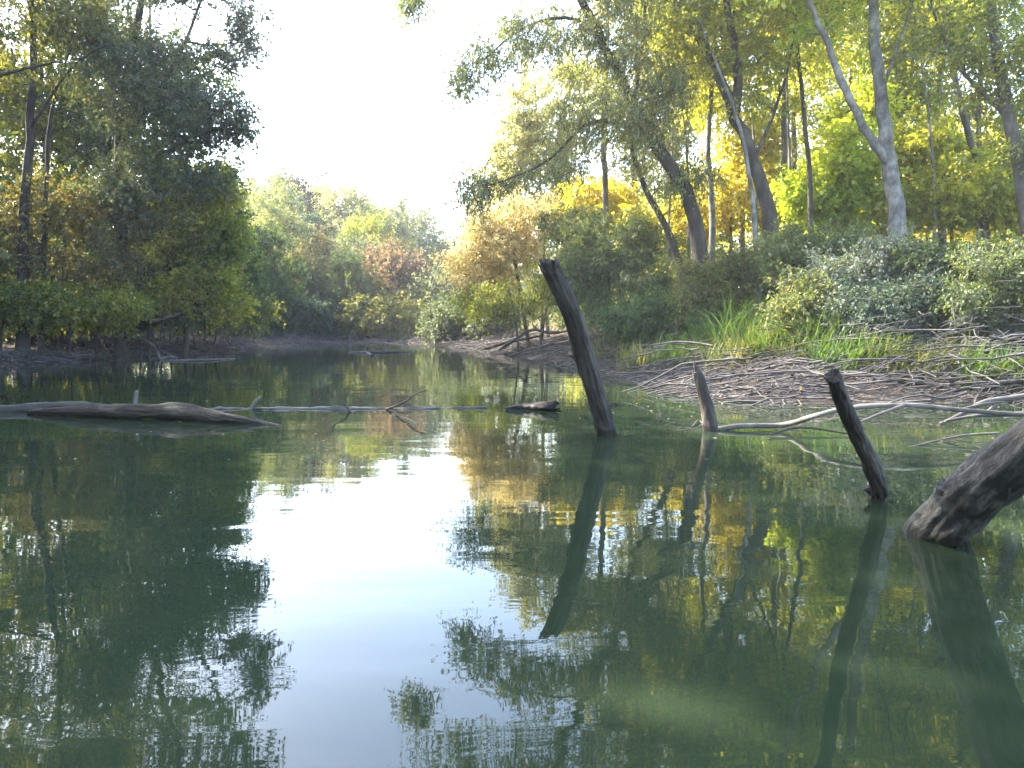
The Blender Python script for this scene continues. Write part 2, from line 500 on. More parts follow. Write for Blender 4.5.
def tree(name, label, trunks, crowns, leaf, bark, n=200, twigs=7, per=14, lsize=0.09, droop=0.15, flat=0.7, aspect=0.55, rc=0.5,
         cb=0.35, group=None, cat='tree', outward=0.5, limbs=(), mesh_names=('trunk', 'branches', 'crown'), shell=0.5, base=None, bark2=None, ragged=0):
    """trunks / limbs: [(list of world points, r0, r1)]; crowns: [(px, py, d, rx, ry[, weight])] in photo pixels at distance d"""
    TREE_N[0] += 1
    rng = np.random.default_rng(100 + TREE_N[0])
    origin = np.array(trunks[0][0][0] if base is None else base, float)
    origin[2] = zof(origin[0], origin[1])
    root = empty(name, origin)
    tag(root, label, cat, group)
    tg = Geo()
    nodes, nrad = [], []
    for idx, (pts, r0, r1) in enumerate(list(trunks) + list(limbs)):
        r0, r1 = r0 * 0.72, r1 * 0.72
        pts = [np.array(p, float) for p in pts]
        if idx < len(trunks):
            pts[0][2] = min(pts[0][2], zof(pts[0][0], pts[0][1]) - 0.15)
        p = smooth_path(pts, 22)
        tl = np.linspace(0, 1, 22)
        p[1:-1] += rng.normal(size=(20, 3)) * r0 * 0.12
        rad = r0 + (r1 - r0) * tl
        if idx < len(trunks):
            rad = rad * (1 + 0.35 * np.exp(-tl * 22 / 1.6))
        tg.tube(p, rad, 10)
        k0 = int(cb * 22) if idx < len(trunks) else 3
        nodes.append(p[k0:]); nrad.append(rad[k0:])
    tg.build(mesh_names[0], M[bark], root, origin)
    nodes = np.concatenate(nodes); nrad = np.concatenate(nrad)
    if ragged:                                   # small sprays sticking out of the outline
        extra = []
        for c in crowns:
            for _ in range(ragged):
                a_ = rng.uniform(-.4, math.pi + .4); f_ = rng.uniform(.85, 1.35)
                extra.append((c[0] + math.cos(a_) * c[3] * f_, c[1] - math.sin(a_) * c[4] * f_, c[2] + rng.normal(0, .25), c[3] * .22, c[4] * .3, .8))
        crowns = list(crowns) + extra
    # cluster centres
    wts = np.array([c[3] * c[4] * (c[2] / 20.0) ** 2 * (c[5] if len(c) > 5 else 1.0) for c in crowns]); wts = wts / wts.sum()
    cen = []
    for c, wq in zip(crowns, wts):
        k = max(3, int(round(n * wq)))
        px, py, d, rx, ry = c[:5]
        ctr = P(px, py, d)
        rad = np.array([rx, 0.5 * (rx + ry), ry]) * d / F
        dirs = unit(rng.normal(size=(k, 3)))
        rr = rng.uniform(0, 1, (k, 1)) ** shell
        cen.append(ctr + dirs * rr * rad)
    cen = np.concatenate(cen)
    gz = height(cen[:, 0], cen[:, 1])
    cen[:, 2] = np.maximum(cen[:, 2], gz + 0.25)
    bg = Geo()
    dist0 = np.min(np.linalg.norm(cen[:, None] - nodes[None, ::2], axis=2), axis=1)
    for ci in np.argsort(dist0):
        c = cen[ci]
        dv = c - nodes
        dl = np.linalg.norm(dv, axis=1)
        cost = dl + 0.8 * np.maximum(0, nodes[:, 2] - c[2] + 0.35 * dl)
        b = int(np.argmin(cost))
        p0 = nodes[b]; L = dl[b]
        if L < 0.08:
            continue
        mid = p0 * 0.5 + c * 0.5 + np.array([0, 0, 0.12 * L]) + rng.normal(size=3) * 0.09 * L
        u = np.linspace(0, 1, 6)[:, None]
        path = (1 - u) ** 2 * p0 + 2 * u * (1 - u) * mid + u * u * c
        r0 = min(nrad[b] * 0.65, 0.006 + 0.014 * L + 0.004)
        rad = np.linspace(r0, max(0.004, r0 * 0.3), 6)
        bg.tube(path, rad, 4)
        nodes = np.vstack([nodes, path[2:]]); nrad = np.concatenate([nrad, rad[2:]])
    v, q, st, en = foliage(rng, cen, rc, twigs, per, lsize, droop, flat, aspect, outward, origin[:2])
    k = len(st)
    sel = rng.random(k) < 0.7
    bg.sticks(st[sel], en[sel], 0.006, 0.002)
    bg.build(mesh_names[1], M[bark2 or bark], root, origin)
    quad_mesh(mesh_names[2], v, q, M[leaf], root, origin)
    return root


def T(*pts):
    """trunk points given as (px, py, d)"""
    return [P(*p) for p in pts]


def gp(px, d, dz=0.0):
    """ground point under pixel column px at distance d"""
    x = (px - 512) / F * d
    for _ in range(3):
        z = zof(x, d)
        x = (px - 512) * (d * cp - (z - CAMZ) * sp_) / F
    return np.array([x, d, zof(x, d) + dz])


def TG(px, d, *pts):
    return [gp(px, d)] + [P(*p) for p in pts]


# ------------------------------------------------------------------ haze in the air over the river
hz, nt, out = new_mat('haze_air')
pv = nt.nodes.new('ShaderNodeVolumePrincipled')
pv.inputs['Color'].default_value = (0.92, 0.93, 0.95, 1)
pv.inputs['Density'].default_value = 0.0009
pv.inputs['Anisotropy'].default_value = 0.2
nt.links.new(pv.outputs[0], out.inputs['Volume'])
hx, hy0, hy1, hz0, hz1 = 600, -400, 800, -3.0, 32
hv = [(-hx, hy0, hz0), (hx, hy0, hz0), (hx, hy1, hz0), (-hx, hy1, hz0), (-hx, hy0, hz1), (hx, hy0, hz1), (hx, hy1, hz1), (-hx, hy1, hz1)]
tag(quad_mesh('haze', hv, [(3, 2, 1, 0), (4, 5, 6, 7), (0, 1, 5, 4), (1, 2, 6, 5), (2, 3, 7, 6), (3, 0, 4, 7)], hz), 'thin bright haze over the river', 'haze', kind='stuff')

# ------------------------------------------------------------------ right bank: the big trees
G_R = 'trees on the right bank'
G_L = 'trees on the left bank'
G_F = 'trees at the far bend of the river'

tree('willow_tree', 'grey-green leaning willow with dark trunks, its drooping boughs reaching out over the water',
     [(TG(712, 18.6, (690, 205, 18.6), (645, 128, 18.9), (612, 60, 19.0), (575, -10, 18.8), (540, -80, 18.5), (500, -150, 18)), 0.24, 0.06),
      (TG(704, 19.0, (672, 240, 19), (648, 195, 19.2), (632, 140, 19.4), (640, 60, 19.6), (650, -40, 19.6)), 0.13, 0.04)],
     [(648, 95, 18.8, 58, 75, 1.3), (610, 20, 18.8, 60, 50), (548, 30, 18.6, 45, 32), (500, 45, 18.4, 34, 28, .9), (474, 68, 18.2, 18, 34, 1.2),
      (585, 125, 18.8, 36, 40, .8), (545, 160, 19.0, 45, 22, .7), (500, 175, 19.0, 36, 20, .9), (472, 190, 18.8, 18, 24, 1.0), (690, 170, 18.6, 40, 45, .6),
      (560, -60, 18.6, 80, 45), (470, -50, 18.4, 60, 24, .8), (416, 0, 18.2, 17, 13, 3.0), (430, -70, 18.2, 45, 14, .8), (660, -60, 19, 70, 60), (590, -150, 18.6, 80, 50, .7)],
     'willow', 'bark_dark', n=640, twigs=8, per=14, lsize=0.09, droop=0.6, aspect=0.32, rc=0.5, cb=0.3, group=G_R,
     limbs=[(T((648, 132, 18.9), (592, 122, 18.9), (548, 160, 19), (500, 182, 18.9), (474, 186, 18.8)), 0.06, 0.02),
            (T((596, 25, 19), (560, 18, 18.7), (520, 30, 18.5), (484, 60, 18.3)), 0.06, 0.02),
            (T((548, -70, 18.5), (500, -62, 18.3), (450, -50, 18.2), (416, -8, 18.2)), 0.05, 0.012)])

tree('ash_tree', 'dark forked tree with a thick leaning trunk beside the thin pale trunk, yellow-olive crown',
     [(TG(768, 18.0, (770, 225, 18), (752, 160, 18), (733, 110, 18.1), (705, 45, 18.3), (676, -10, 18.5), (640, -90, 18.6)), 0.24, 0.07)],
     [(720, 30, 18.3, 60, 55, .7), (690, -60, 18.5, 80, 60), (770, 60, 18.2, 45, 70, .7), (640, -130, 18.6, 80, 50), (760, -80, 18.2, 60, 70)],
     'yellow_green', 'bark_dark', n=190, twigs=7, per=13, lsize=0.095, droop=0.25, rc=0.5, cb=0.5, group=G_R,
     limbs=[(T((735, 112, 18.1), (738, 70, 18.1), (728, 10, 18.2), (722, -60, 18.2), (735, -130, 18.2)), 0.15, 0.05),
            (T((752, 165, 18), (775, 110, 18), (790, 60, 18), (800, -20, 18)), 0.06, 0.02)])

tree('birch_tree', 'slim pale trunk standing upright just left of the dark forked tree',
     [(TG(712, 19.6, (712, 215, 19.6), (708, 150, 19.7), (712, 80, 19.8), (716, 0, 19.8), (712, -90, 19.8)), 0.11, 0.04)],
     [(715, -40, 19.8, 45, 70), (700, 60, 19.8, 35, 50, .6)], 'yellow', 'bark_pale', n=110, twigs=6, per=12, lsize=0.085, droop=0.3, cb=0.5, group=G_R)

tree('poplar_tree', 'tall pale grey trunk forking low into a second sunlit limb, above the silvery shrubs',
     [(TG(904, 16.5, (893, 190, 16.6), (885, 130, 16.6), (876, 70, 16.7), (873, 0, 16.8), (866, -80, 16.9), (872, -170, 17)), 0.23, 0.08)],
     [(860, -60, 16.9, 80, 60), (800, -40, 16.7, 55, 60), (870, -150, 17, 90, 50), (925, -50, 16.8, 45, 60, .7), (840, 20, 16.8, 45, 40, .35)],
     'bright_maple', 'bark_pale', n=150, twigs=7, per=12, lsize=0.10, droop=0.2, aspect=0.7, cb=0.75, group=G_R,
     limbs=[(T((890, 165, 16.6), (868, 135, 16.5), (843, 85, 16.5), (826, 40, 16.5), (806, -10, 16.5), (795, -80, 16.5)), 0.13, 0.05),
            (T((882, 90, 16.7), (900, 40, 16.8), (916, -10, 16.8), (925, -70, 16.8)), 0.05, 0.02)])

tree('alder_tree', 'thin dark straight trunk between the forked tree and the pale poplar',
     [(TG(812, 18.5, (810, 190, 18.5), (804, 110, 18.5), (797, 40, 18.6), (792, -40, 18.7), (790, -120, 18.7)), 0.085, 0.03)],
     [(800, 20, 18.6, 38, 60), (790, -80, 18.7, 50, 60)], 'yellow', 'bark_dark', n=130, twigs=6, per=12, lsize=0.09, droop=0.2, cb=0.5, group=G_R)

tree('oak_tree', 'olive-yellow leaved tree with a grey leaning trunk at the right edge of the photo',
     [(TG(1040, 15.5, (1022, 180, 15.5), (1006, 100, 15.6), (994, 30, 15.7), (990, -50, 15.8), (1000, -130, 15.8)), 0.20, 0.07)],
     [(985, 40, 15.7, 60, 60), (1040, 60, 15.5, 60, 70), (960, -40, 15.8, 60, 50), (1010, -100, 15.8, 90, 60), (1075, 150, 15.3, 60, 60), (935, 60, 16, 35, 45, .7)],
     'yellow_green', 'bark_grey', n=220, twigs=7, per=12, lsize=0.085, droop=0.1, cb=0.4, group=G_R,
     limbs=[(T((1010, 120, 15.6), (965, 75, 15.8), (940, 30, 16), (925, -20, 16)), 0.06, 0.02)])

tree('ash_tree', 'grey bare-stemmed tree standing just left of the leaning trunk at the right edge',
     [(TG(992, 19, (975, 165, 19), (962, 110, 19), (950, 55, 19.2), (945, -10, 19.3), (950, -90, 19.3)), 0.12, 0.05)],
     [(950, 10, 19.2, 50, 60), (945, -90, 19.3, 70, 60)], 'yellow', 'bark_grey', n=110, twigs=6, per=12, lsize=0.09, cb=0.5, group=G_R)

tree('maple_tree', 'bright yellow-green young maple lit up behind the pale poplar fork',
     [(TG(845, 20.5, (842, 200, 20.5), (846, 150, 20.6), (850, 100, 20.6)), 0.07, 0.03)],
     [(845, 165, 19.6, 40, 44), (815, 190, 19.4, 28, 32), (862, 110, 20.5, 30, 30), (880, 200, 20.4, 22, 34, .7), (835, 215, 20, 30, 25, .8)], 'bright_maple', 'bark_grey', n=230, twigs=7, per=13,
     lsize=0.105, droop=0.1, flat=0.5, aspect=0.8, cb=0.25, group=G_R)

tree('hazel_tree', 'low yellow tree spreading behind the green shrubs right of the pale poplar',
     [(TG(955, 19.5, (950, 215, 19.5), (940, 170, 19.6)), 0.07, 0.03)],
     [(945, 190, 19.2, 55, 40), (1000, 205, 19, 45, 36), (925, 150, 19.6, 35, 35), (905, 215, 19.2, 30, 25, .8), (1050, 190, 19, 40, 45)], 'yellow', 'bark_grey', n=280, twigs=7, per=13,
     lsize=0.10, droop=0.1, flat=0.5, aspect=0.75, cb=0.2, group=G_R)

tree('hornbeam_tree', 'golden small tree glowing behind the willow trunks',
     [(TG(610, 27, (605, 240, 27), (600, 200, 27)), 0.08, 0.03)],
     [(600, 205, 27, 36, 30), (632, 225, 26, 26, 22), (585, 240, 26.5, 20, 24, .7)], 'gold', 'bark_grey', n=150, twigs=7, per=13, lsize=0.11, aspect=0.75, cb=0.2, group=G_R)

tree('hornbeam_tree', 'small golden-yellow tree between the willow trunks and the dark forked tree',
     [(TG(735, 24, (730, 220, 24), (728, 190, 24)), 0.08, 0.03)],
     [(730, 200, 24, 34, 40), (690, 225, 24.5, 26, 26), (785, 215, 24, 30, 40, .9), (750, 150, 24.5, 30, 35)], 'gold', 'bark_grey', n=200, twigs=7, per=13, lsize=0.11, aspect=0.75, cb=0.2, group=G_R)

# tall yellow wood behind the front row
back = [
    ('tall yellow tree filling the gap above the dark fork', 745, 25, [(735, 90, 25, 55, 70), (700, 10, 25, 50, 60), (760, -40, 25, 60, 60)], 'yellow', 300),
    ('tall yellow tree behind the thin dark trunk', 800, 27, [(800, 100, 27, 42, 60), (825, 20, 27, 50, 55), (790, -60, 27, 60, 50)], 'yellow', 280),
    ('tall yellow tree behind the upper limbs of the pale poplar', 900, 28, [(905, 60, 28, 50, 60), (880, -40, 28, 60, 60), (930, -90, 28, 60, 50)], 'yellow', 220),
    ('tall yellowing tree behind the olive-yellow tree at the right edge', 985, 26, [(985, 100, 26, 50, 50), (1000, 0, 26, 60, 60), (1050, 90, 26, 60, 70), (1010, -100, 26, 80, 50)], 'yellow_green', 300),
    ('pale yellow tree behind the willow crown', 640, 29, [(650, 150, 29, 45, 50), (680, 80, 29, 40, 50), (610, 90, 29, 30, 40, .7)], 'pale_yellow', 210),
    ('yellow-green tree deep in the wood left of the pale poplar', 855, 31, [(845, 215, 31, 50, 40), (775, 195, 31, 45, 45), (850, 60, 31, 40, 50)], 'yellow_green', 240),
    ('yellow-green tree filling the sky gap between the dark fork and the pale poplar', 790, 23, [(775, 20, 23, 45, 50), (830, -30, 23, 50, 50), (740, -50, 23, 50, 50)], 'yellow_green', 190),
    ('yellow-green tree filling the sky gap right of the pale poplar', 945, 22, [(930, 10, 22, 45, 45), (985, -40, 22, 50, 50), (910, 100, 22, 30, 40)], 'yellow_green', 200),
    ('pale yellow tree behind the willow forks near its top', 610, 24, [(640, -20, 24, 45, 50), (580, 80, 24, 30, 40, .7), (670, 60, 24, 40, 45)], 'pale_yellow', 190),
    ('golden tree deep in the wood by the right edge', 940, 33, [(935, 215, 33, 60, 40), (1020, 210, 33, 60, 45), (965, 130, 33, 40, 50, .7)], 'gold', 240),
]
for label, px, d, cr, mt, n in back:
    tree('woodland_tree', label, [(TG(px, d, (px - 6, 150, d), (px - 4, 60, d), (px - 2, -60, d)), 0.14, 0.05)], cr, mt,
         'bark_grey' if mt != 'yellow' else 'bark_pale', n=int(n * .85), twigs=7, per=12, lsize=0.115, droop=0.2, aspect=0.65, rc=0.65, cb=0.3, group=G_R)

# bare slim stems among the yellow leaves
for px, d, top, r, lab in ((764, 17.4, (695, 10), 0.085, 'slim pale trunk leaning left in front of the dark fork'), (787, 20, (782, 20), 0.075, 'slim pale upright trunk between the dark fork and the thin dark trunk'), (936, 18.5, (912, 0), 0.06, 'slim pale trunk leaning left, right of the pale poplar'), (690, 21, (668, 20), 0.07, 'slim trunk leaning left behind the willow trunks'),
                           (758, 21, (735, -40), 0.06, 'slim leaning sapling stem crossing behind the dark fork'), (922, 21, (948, 20), 0.05, 'slim sapling stem leaning right beside the pale poplar'),
                           (664, 20.5, (676, 60), 0.05, 'slim bare sapling among the willow trunks'), (985, 22, (905, 60), 0.045, 'thin sapling arching left behind the yellow hazel')):
    tree('sapling', lab, [(TG(px, d, ((px * 2 + top[0]) / 3 + 4, 150, d), (top[0], top[1], d)), r, 0.02)], [(top[0], top[1] - 10, d, 22, 40)], 'yellow_green', 'bark_pale',
         n=34, twigs=6, per=10, lsize=0.09, cb=0.5, group=G_R)

# ------------------------------------------------------------------ the sunlit pale trees downstream on the right
tree('willow_tree', 'sunlit pinkish-yellow bushy willow leaning over the far end of the right bank',
     [(TG(530, 27, (515, 260, 27), (505, 220, 27.5)), 0.10, 0.03), (TG(540, 27.4, (545, 240, 27.5), (548, 190, 28)), 0.08, 0.03)],
     [(500, 262, 27, 36, 32), (482, 240, 27, 24, 30), (520, 225, 27.5, 38, 36), (470, 272, 26.5, 16, 22, .8)], 'pink', 'bark_grey',
     n=330, twigs=8, per=14, lsize=0.10, droop=0.3, aspect=0.35, cb=0.2, ragged=4, group=G_R)
tree('poplar_tree', 'pale yellow slender tree rising to a point left of the willow',
     [(TG(548, 30, (542, 220, 30), (538, 150, 30), (535, 80, 30)), 0.11, 0.03)],
     [(536, 105, 30, 20, 42), (522, 150, 30, 32, 40), (560, 150, 30, 34, 46), (500, 180, 30, 26, 36, .9), (545, 205, 30, 40, 26), (515, 112, 30, 16, 24, .8)], 'pale_yellow', 'bark_pale',
     n=420, twigs=7, per=13, lsize=0.11, droop=0.2, aspect=0.45, cb=0.25, group=G_R)
tree('sallow_bush', 'yellow-green sallow bush at the water end of the right bank',
     [(TG(520, 25, (512, 300, 25), (500, 285, 25)), 0.05, 0.02), (TG(540, 24.6, (548, 290, 25)), 0.05, 0.02)],
     [(500, 298, 25, 38, 18), (550, 290, 24.5, 36, 26), (470, 300, 26, 16, 14, .8), (575, 265, 24.5, 26, 26)], 'yellow_green', 'bark_grey', n=230, twigs=7, per=14,
     lsize=0.085, droop=0.3, aspect=0.35, cb=0.15, group='shrubs on the right bank', cat='bush', mesh_names=('stems', 'twigs', 'leaves'))

# ------------------------------------------------------------------ left bank
tree('oak_tree', 'dark grey-green oak overhanging the water, its upper boughs spread against the white sky',
     [(TG(120, 24.5, (122, 240, 24.5), (118, 150, 24.3), (130, 60, 24.2), (150, -40, 24), (170, -140, 24)), 0.26, 0.08)],
     [(140, 90, 23.5, 60, 65, 1.3), (205, 115, 23, 42, 34), (232, 125, 23, 26, 26), (225, 55, 23, 38, 22, .8), (245, 25, 23, 26, 24, .9), (195, -10, 23.5, 50, 30, .7), (130, 190, 23.5, 50, 45, 1.1),
      (170, -110, 24, 90, 45), (230, -60, 23.5, 40, 18, .7), (90, 20, 23.5, 60, 40, .5), (195, 170, 23.2, 36, 30, .9)],
     'grey_green', 'bark_dark', n=640, twigs=8, per=14, lsize=0.095, droop=0.1, cb=0.3, rc=0.5, group=G_L,
     limbs=[(T((119, 150, 24.3), (165, 80, 23.8), (186, 40, 23.6), (204, -5, 23.5), (230, -60, 23.4)), 0.10, 0.03),
            (T((128, 70, 24.2), (136, 38, 24), (128, 10, 24), (140, -50, 24)), 0.07, 0.03),
            (T((122, 180, 24.4), (170, 150, 23.5), (215, 130, 23), (245, 132, 22.9)), 0.08, 0.02),
            (T((186, 42, 23.6), (215, 45, 23.2), (255, 40, 23)), 0.05, 0.015)])

tree('oak_tree', 'olive-leaved tree with dark twin trunks at the left edge of the photo',
     [(TG(22, 22.5, (24, 220, 22.5), (30, 130, 22.4), (34, 60, 22.4), (28, -30, 22.3), (20, -120, 22.2)), 0.20, 0.06),
      (TG(40, 23, (46, 180, 23), (52, 110, 23), (70, 50, 23)), 0.10, 0.04)],
     [(30, 20, 22.2, 70, 40), (-50, 40, 22, 60, 60), (90, 20, 22.4, 42, 36, .8), (40, -80, 22.2, 90, 50), (-60, -70, 22, 80, 60), (60, 75, 22, 40, 22, .5), (-60, 170, 22, 50, 70)],
     'olive', 'bark_dark', n=480, twigs=8, per=13, lsize=0.09, cb=0.35, group=G_L,
     limbs=[(T((30, 130, 22.4), (70, 70, 21.5), (110, 45, 21), (145, 58, 20.8)), 0.06, 0.015), (T((-70, 130, 21.5), (-20, 85, 21.2), (20, 70, 21), (60, 62, 21)), 0.09, 0.03)])

tree('maple_tree', 'yellow-green field maple with low boughs hanging almost to the left water edge',
     [(TG(185, 27, (188, 280, 27), (184, 220, 26.8), (186, 170, 26.6)), 0.12, 0.04)],
     [(190, 190, 26, 38, 30), (215, 235, 25.6, 30, 30), (172, 250, 25.6, 40, 34), (215, 280, 25.2, 34, 20), (170, 295, 25, 36, 20), (225, 305, 25.2, 26, 14, .9), (228, 185, 26, 16, 24, .8)],
     'yellow_green', 'bark_dark', n=380, twigs=7, per=14, lsize=0.10, droop=0.2, flat=0.45, aspect=0.75, cb=0.15, group=G_L)

tree('hawthorn_tree', 'brown and gold mottled tree hanging over the mud at the left edge',
     [(TG(60, 24, (62, 280, 24), (68, 220, 24)), 0.10, 0.04)],
     [(60, 210, 23.4, 60, 40), (100, 265, 23.2, 45, 30), (20, 250, 23, 45, 45), (-50, 260, 22.6, 40, 50), (130, 225, 23.4, 26, 36, .7)], 'brown', 'bark_dark', n=350, twigs=7, per=13, lsize=0.095, flat=0.5,
     cb=0.15, group=G_L)

tree('dogwood_bush', 'low green bush overhanging the dark mud on the left bank',
     [(TG(70, 22.6, (70, 310, 22.5), (64, 290, 22.4)), 0.05, 0.02), (TG(95, 22.8, (100, 300, 22.6)), 0.05, 0.02)],
     [(60, 300, 22.2, 45, 20), (110, 305, 22.4, 36, 16), (10, 300, 22, 40, 24), (-40, 305, 21.8, 36, 26), (40, 315, 23, 60, 9), (100, 316, 23.2, 40, 8)], 'yellow_green', 'bark_dark', n=300, twigs=7, per=13, lsize=0.10, droop=0.2, flat=0.45,
     aspect=0.6, cb=0.1, group='bushes on the left bank', cat='bush', mesh_names=('stems', 'twigs', 'leaves'))

back_l = [
    ('dense dark tree behind the grey-green oak', 150, 32, [(90, 120, 32, 60, 50), (150, 150, 32, 60, 60), (190, 80, 32, 40, 45), (130, 250, 31, 60, 50), (110, 60, 32, 60, 60), (215, 200, 31, 26, 50)], 'dark_green', 480),
    ('yellowing tree glimpsed behind the twin trunks at the left edge', 40, 31, [(30, 130, 31, 60, 40), (60, 210, 31, 50, 45), (-30, 190, 31, 60, 60), (10, 90, 31, 60, 40), (90, 130, 31, 40, 40)], 'yellow_green', 480),
    ('dark green tree behind the mottled brown tree', 60, 34, [(50, 270, 34, 70, 40), (-40, 270, 34, 70, 40), (130, 290, 33, 50, 30), (200, 290, 33, 40, 30)], 'dark_green', 240),
    ('tall dark tree high behind the left edge', -40, 30, [(-20, 40, 30, 80, 60), (60, -40, 30, 80, 60), (-80, -60, 30, 80, 80), (130, -60, 31, 60, 60, .7), (80, -120, 30, 90, 50), (200, -130, 30, 60, 50), (-20, -150, 30, 80, 50)], 'grey_green', 560),
]
for label, px, d, cr, mt, n in back_l:
    tree('woodland_tree', label, [(TG(px, d, (px + 6, 200, d), (px + 2, 100, d), (px, 0, d)), 0.16, 0.05)], cr, mt, 'bark_dark', n=n, twigs=7, per=12, lsize=0.135, aspect=0.65, rc=0.7, cb=0.3,
         group=G_L)

# low bushes closing the left bank down to the mud
for label, px, d, cr, mt, n in [
    ('dark bush hanging over the mud between the green bush and the field maple', 150, 24.5, [(150, 304, 25.5, 40, 16), (130, 285, 25, 30, 26)], 'dark_green', 260),
    ('shady olive bush under the field maple', 205, 29, [(205, 312, 30, 40, 12), (240, 312, 30.5, 26, 12), (190, 285, 29, 40, 26)], 'olive', 260),
    ('brownish bush behind the low green bush on the left bank', 30, 26, [(30, 285, 26, 60, 34), (-40, 290, 26, 50, 34)], 'brown', 300),
    ('tall shadowy bush behind the field maple trunk', 170, 31, [(170, 260, 31, 60, 50), (110, 280, 30, 50, 40), (225, 270, 31, 24, 44)], 'dark_green', 280),
    ('dark undergrowth bush below the dark oak trunk', 105, 26.5, [(100, 300, 26.5, 50, 26), (60, 300, 26.5, 40, 24), (80, 316, 27, 60, 10)], 'grey_green', 290)]:
    stems = [(TG(px + o, d, (px + o * 2, cr[0][1] + 6, d), (cr[0][0] + o * 3, cr[0][1] - 6, cr[0][2])), 0.04, 0.012) for o in (-8, 0, 7)]
    tree('hazel_bush', label, stems, cr, mt, 'bark_dark', n=n, twigs=7, per=13, lsize=0.11, droop=0.25, flat=0.9, aspect=0.65, rc=0.6, cb=0.1, shell=0.6, ragged=4,
         group='bushes on the left bank', cat='bush', mesh_names=('stems', 'twigs', 'leaves'))


# ------------------------------------------------------------------ the wood going on behind: one tree of each kind, then copies
def copy_tree(root, loc, rz, sc, label):
    r = root.copy(); COL.objects.link(r)
    r.location = loc; r.rotation_euler = (0, 0, rz); r.scale = (sc, sc, sc)
    r['label'] = label
    for ch in root.children:
        c = ch.copy(); COL.objects.link(c); c.parent = r
    return r


rngc = np.random.default_rng(9)
G_B = 'trees deep in the wood behind the banks'
LAB = {'pale_green': 'leafy green tree deep in the wood, half hidden behind the front trees', 'yellow': 'yellow tree deep in the wood, half hidden behind the front trees',
       'dark_green': 'dark tree deep in the wood, half hidden behind the front trees'}
proto = {}
for mt, xy in (('pale_green', (-24, 80)), ('yellow', (24, 42)), ('dark_green', (-30, 44))):
    x, y = xy; px = 512 + F * x / y; k = F / y
    proto[mt] = tree('woodland_tree', LAB[mt], [(TG(px, y, (px + 3, 322 - 3 * k, y), (px, 322 - 8 * k, y)), 0.17, 0.05)],
                     [(px, 322 - 5.5 * k, y, 2.6 * k, 3.5 * k), (px - 1.6 * k, 322 - 3 * k, y, 2 * k, 2.2 * k), (px + 1.7 * k, 322 - 3 * k, y, 2 * k, 2.4 * k), (px + .5 * k, 322 - 1 * k, y, 2.6 * k, 1.2 * k, .8), (px, 322 - 8.4 * k, y, 1.5 * k, 1.6 * k)],
                     mt, 'bark_grey', n=330, twigs=7, per=12, lsize=0.17, aspect=0.6, rc=0.75, cb=0.1, group=G_B)
spots = [('dark_green', -20, 38, .8), ('dark_green', -25, 34, 1.0), ('dark_green', -33, 36, 1.1), ('dark_green', -22, 46, .9), ('dark_green', -28, 54, .9), ('dark_green', -16, 44, .6), ('dark_green', -37, 30, 1.1),
         ('pale_green', -18, 66, .9), ('pale_green', -12, 78, .9), ('pale_green', -6, 84, .9), ('pale_green', 0, 82, .8), ('pale_green', -28, 70, 1.1), ('pale_green', -9, 70, .7), ('pale_green', -3, 72, .6), ('pale_green', 5, 74, .7),
         ('dark_green', 2, 60, .55), ('yellow', 5, 48, .75), ('yellow', 9, 44, .9), ('yellow', 19, 40, 1.0), ('yellow', 8, 54, .9), ('pale_green', 16, 50, 1.1), ('yellow', 26, 36, 1.0), 
         ('yellow', 30, 45, 1.1), ('pale_green', 24, 54, 1.2), ('pale_green', 12, 60, 1.1), ('pale_green', -13.5, 48, .85), ('pale_green', -16, 53, .95), ('pale_green', -19, 58, 1.0), ('pale_green', -11, 60, .8), ('dark_green', -13, 37.5, .62), ('dark_green', -14.5, 40.5, .8), ('dark_green', -11.5, 41, .6), ('dark_green', -8.5, 44.5, .5), ('dark_green', 34, 36, 1.0), ('pale_green', -40, 60, 1.2), ('dark_green', -44, 44, 1.2)]
for mt, x, y, sc in spots:
    copy_tree(proto[mt], (x, y, zof(x, y) - .1), rngc.uniform(0, 6.28), sc, LAB[mt])
# unseen left-bank trees upstream, added to keep sun off the logs and right bank
for x, y, sc in ((-18.5, 18.5, 1.6), (-17, 13.5, 1.75), (-17.5, 9, 1.75), (-19, 3, 1.5), (-23, 15, 1.9), (-24, 6, 1.7), (-24, 21, 1.7), (-20, -4, 1.4)):
    copy_tree(proto['dark_green'], (x, y, zof(x, y) - .1), rngc.uniform(0, 6.28), sc, 'unseen tall green tree added on the left bank to shade the near logs')

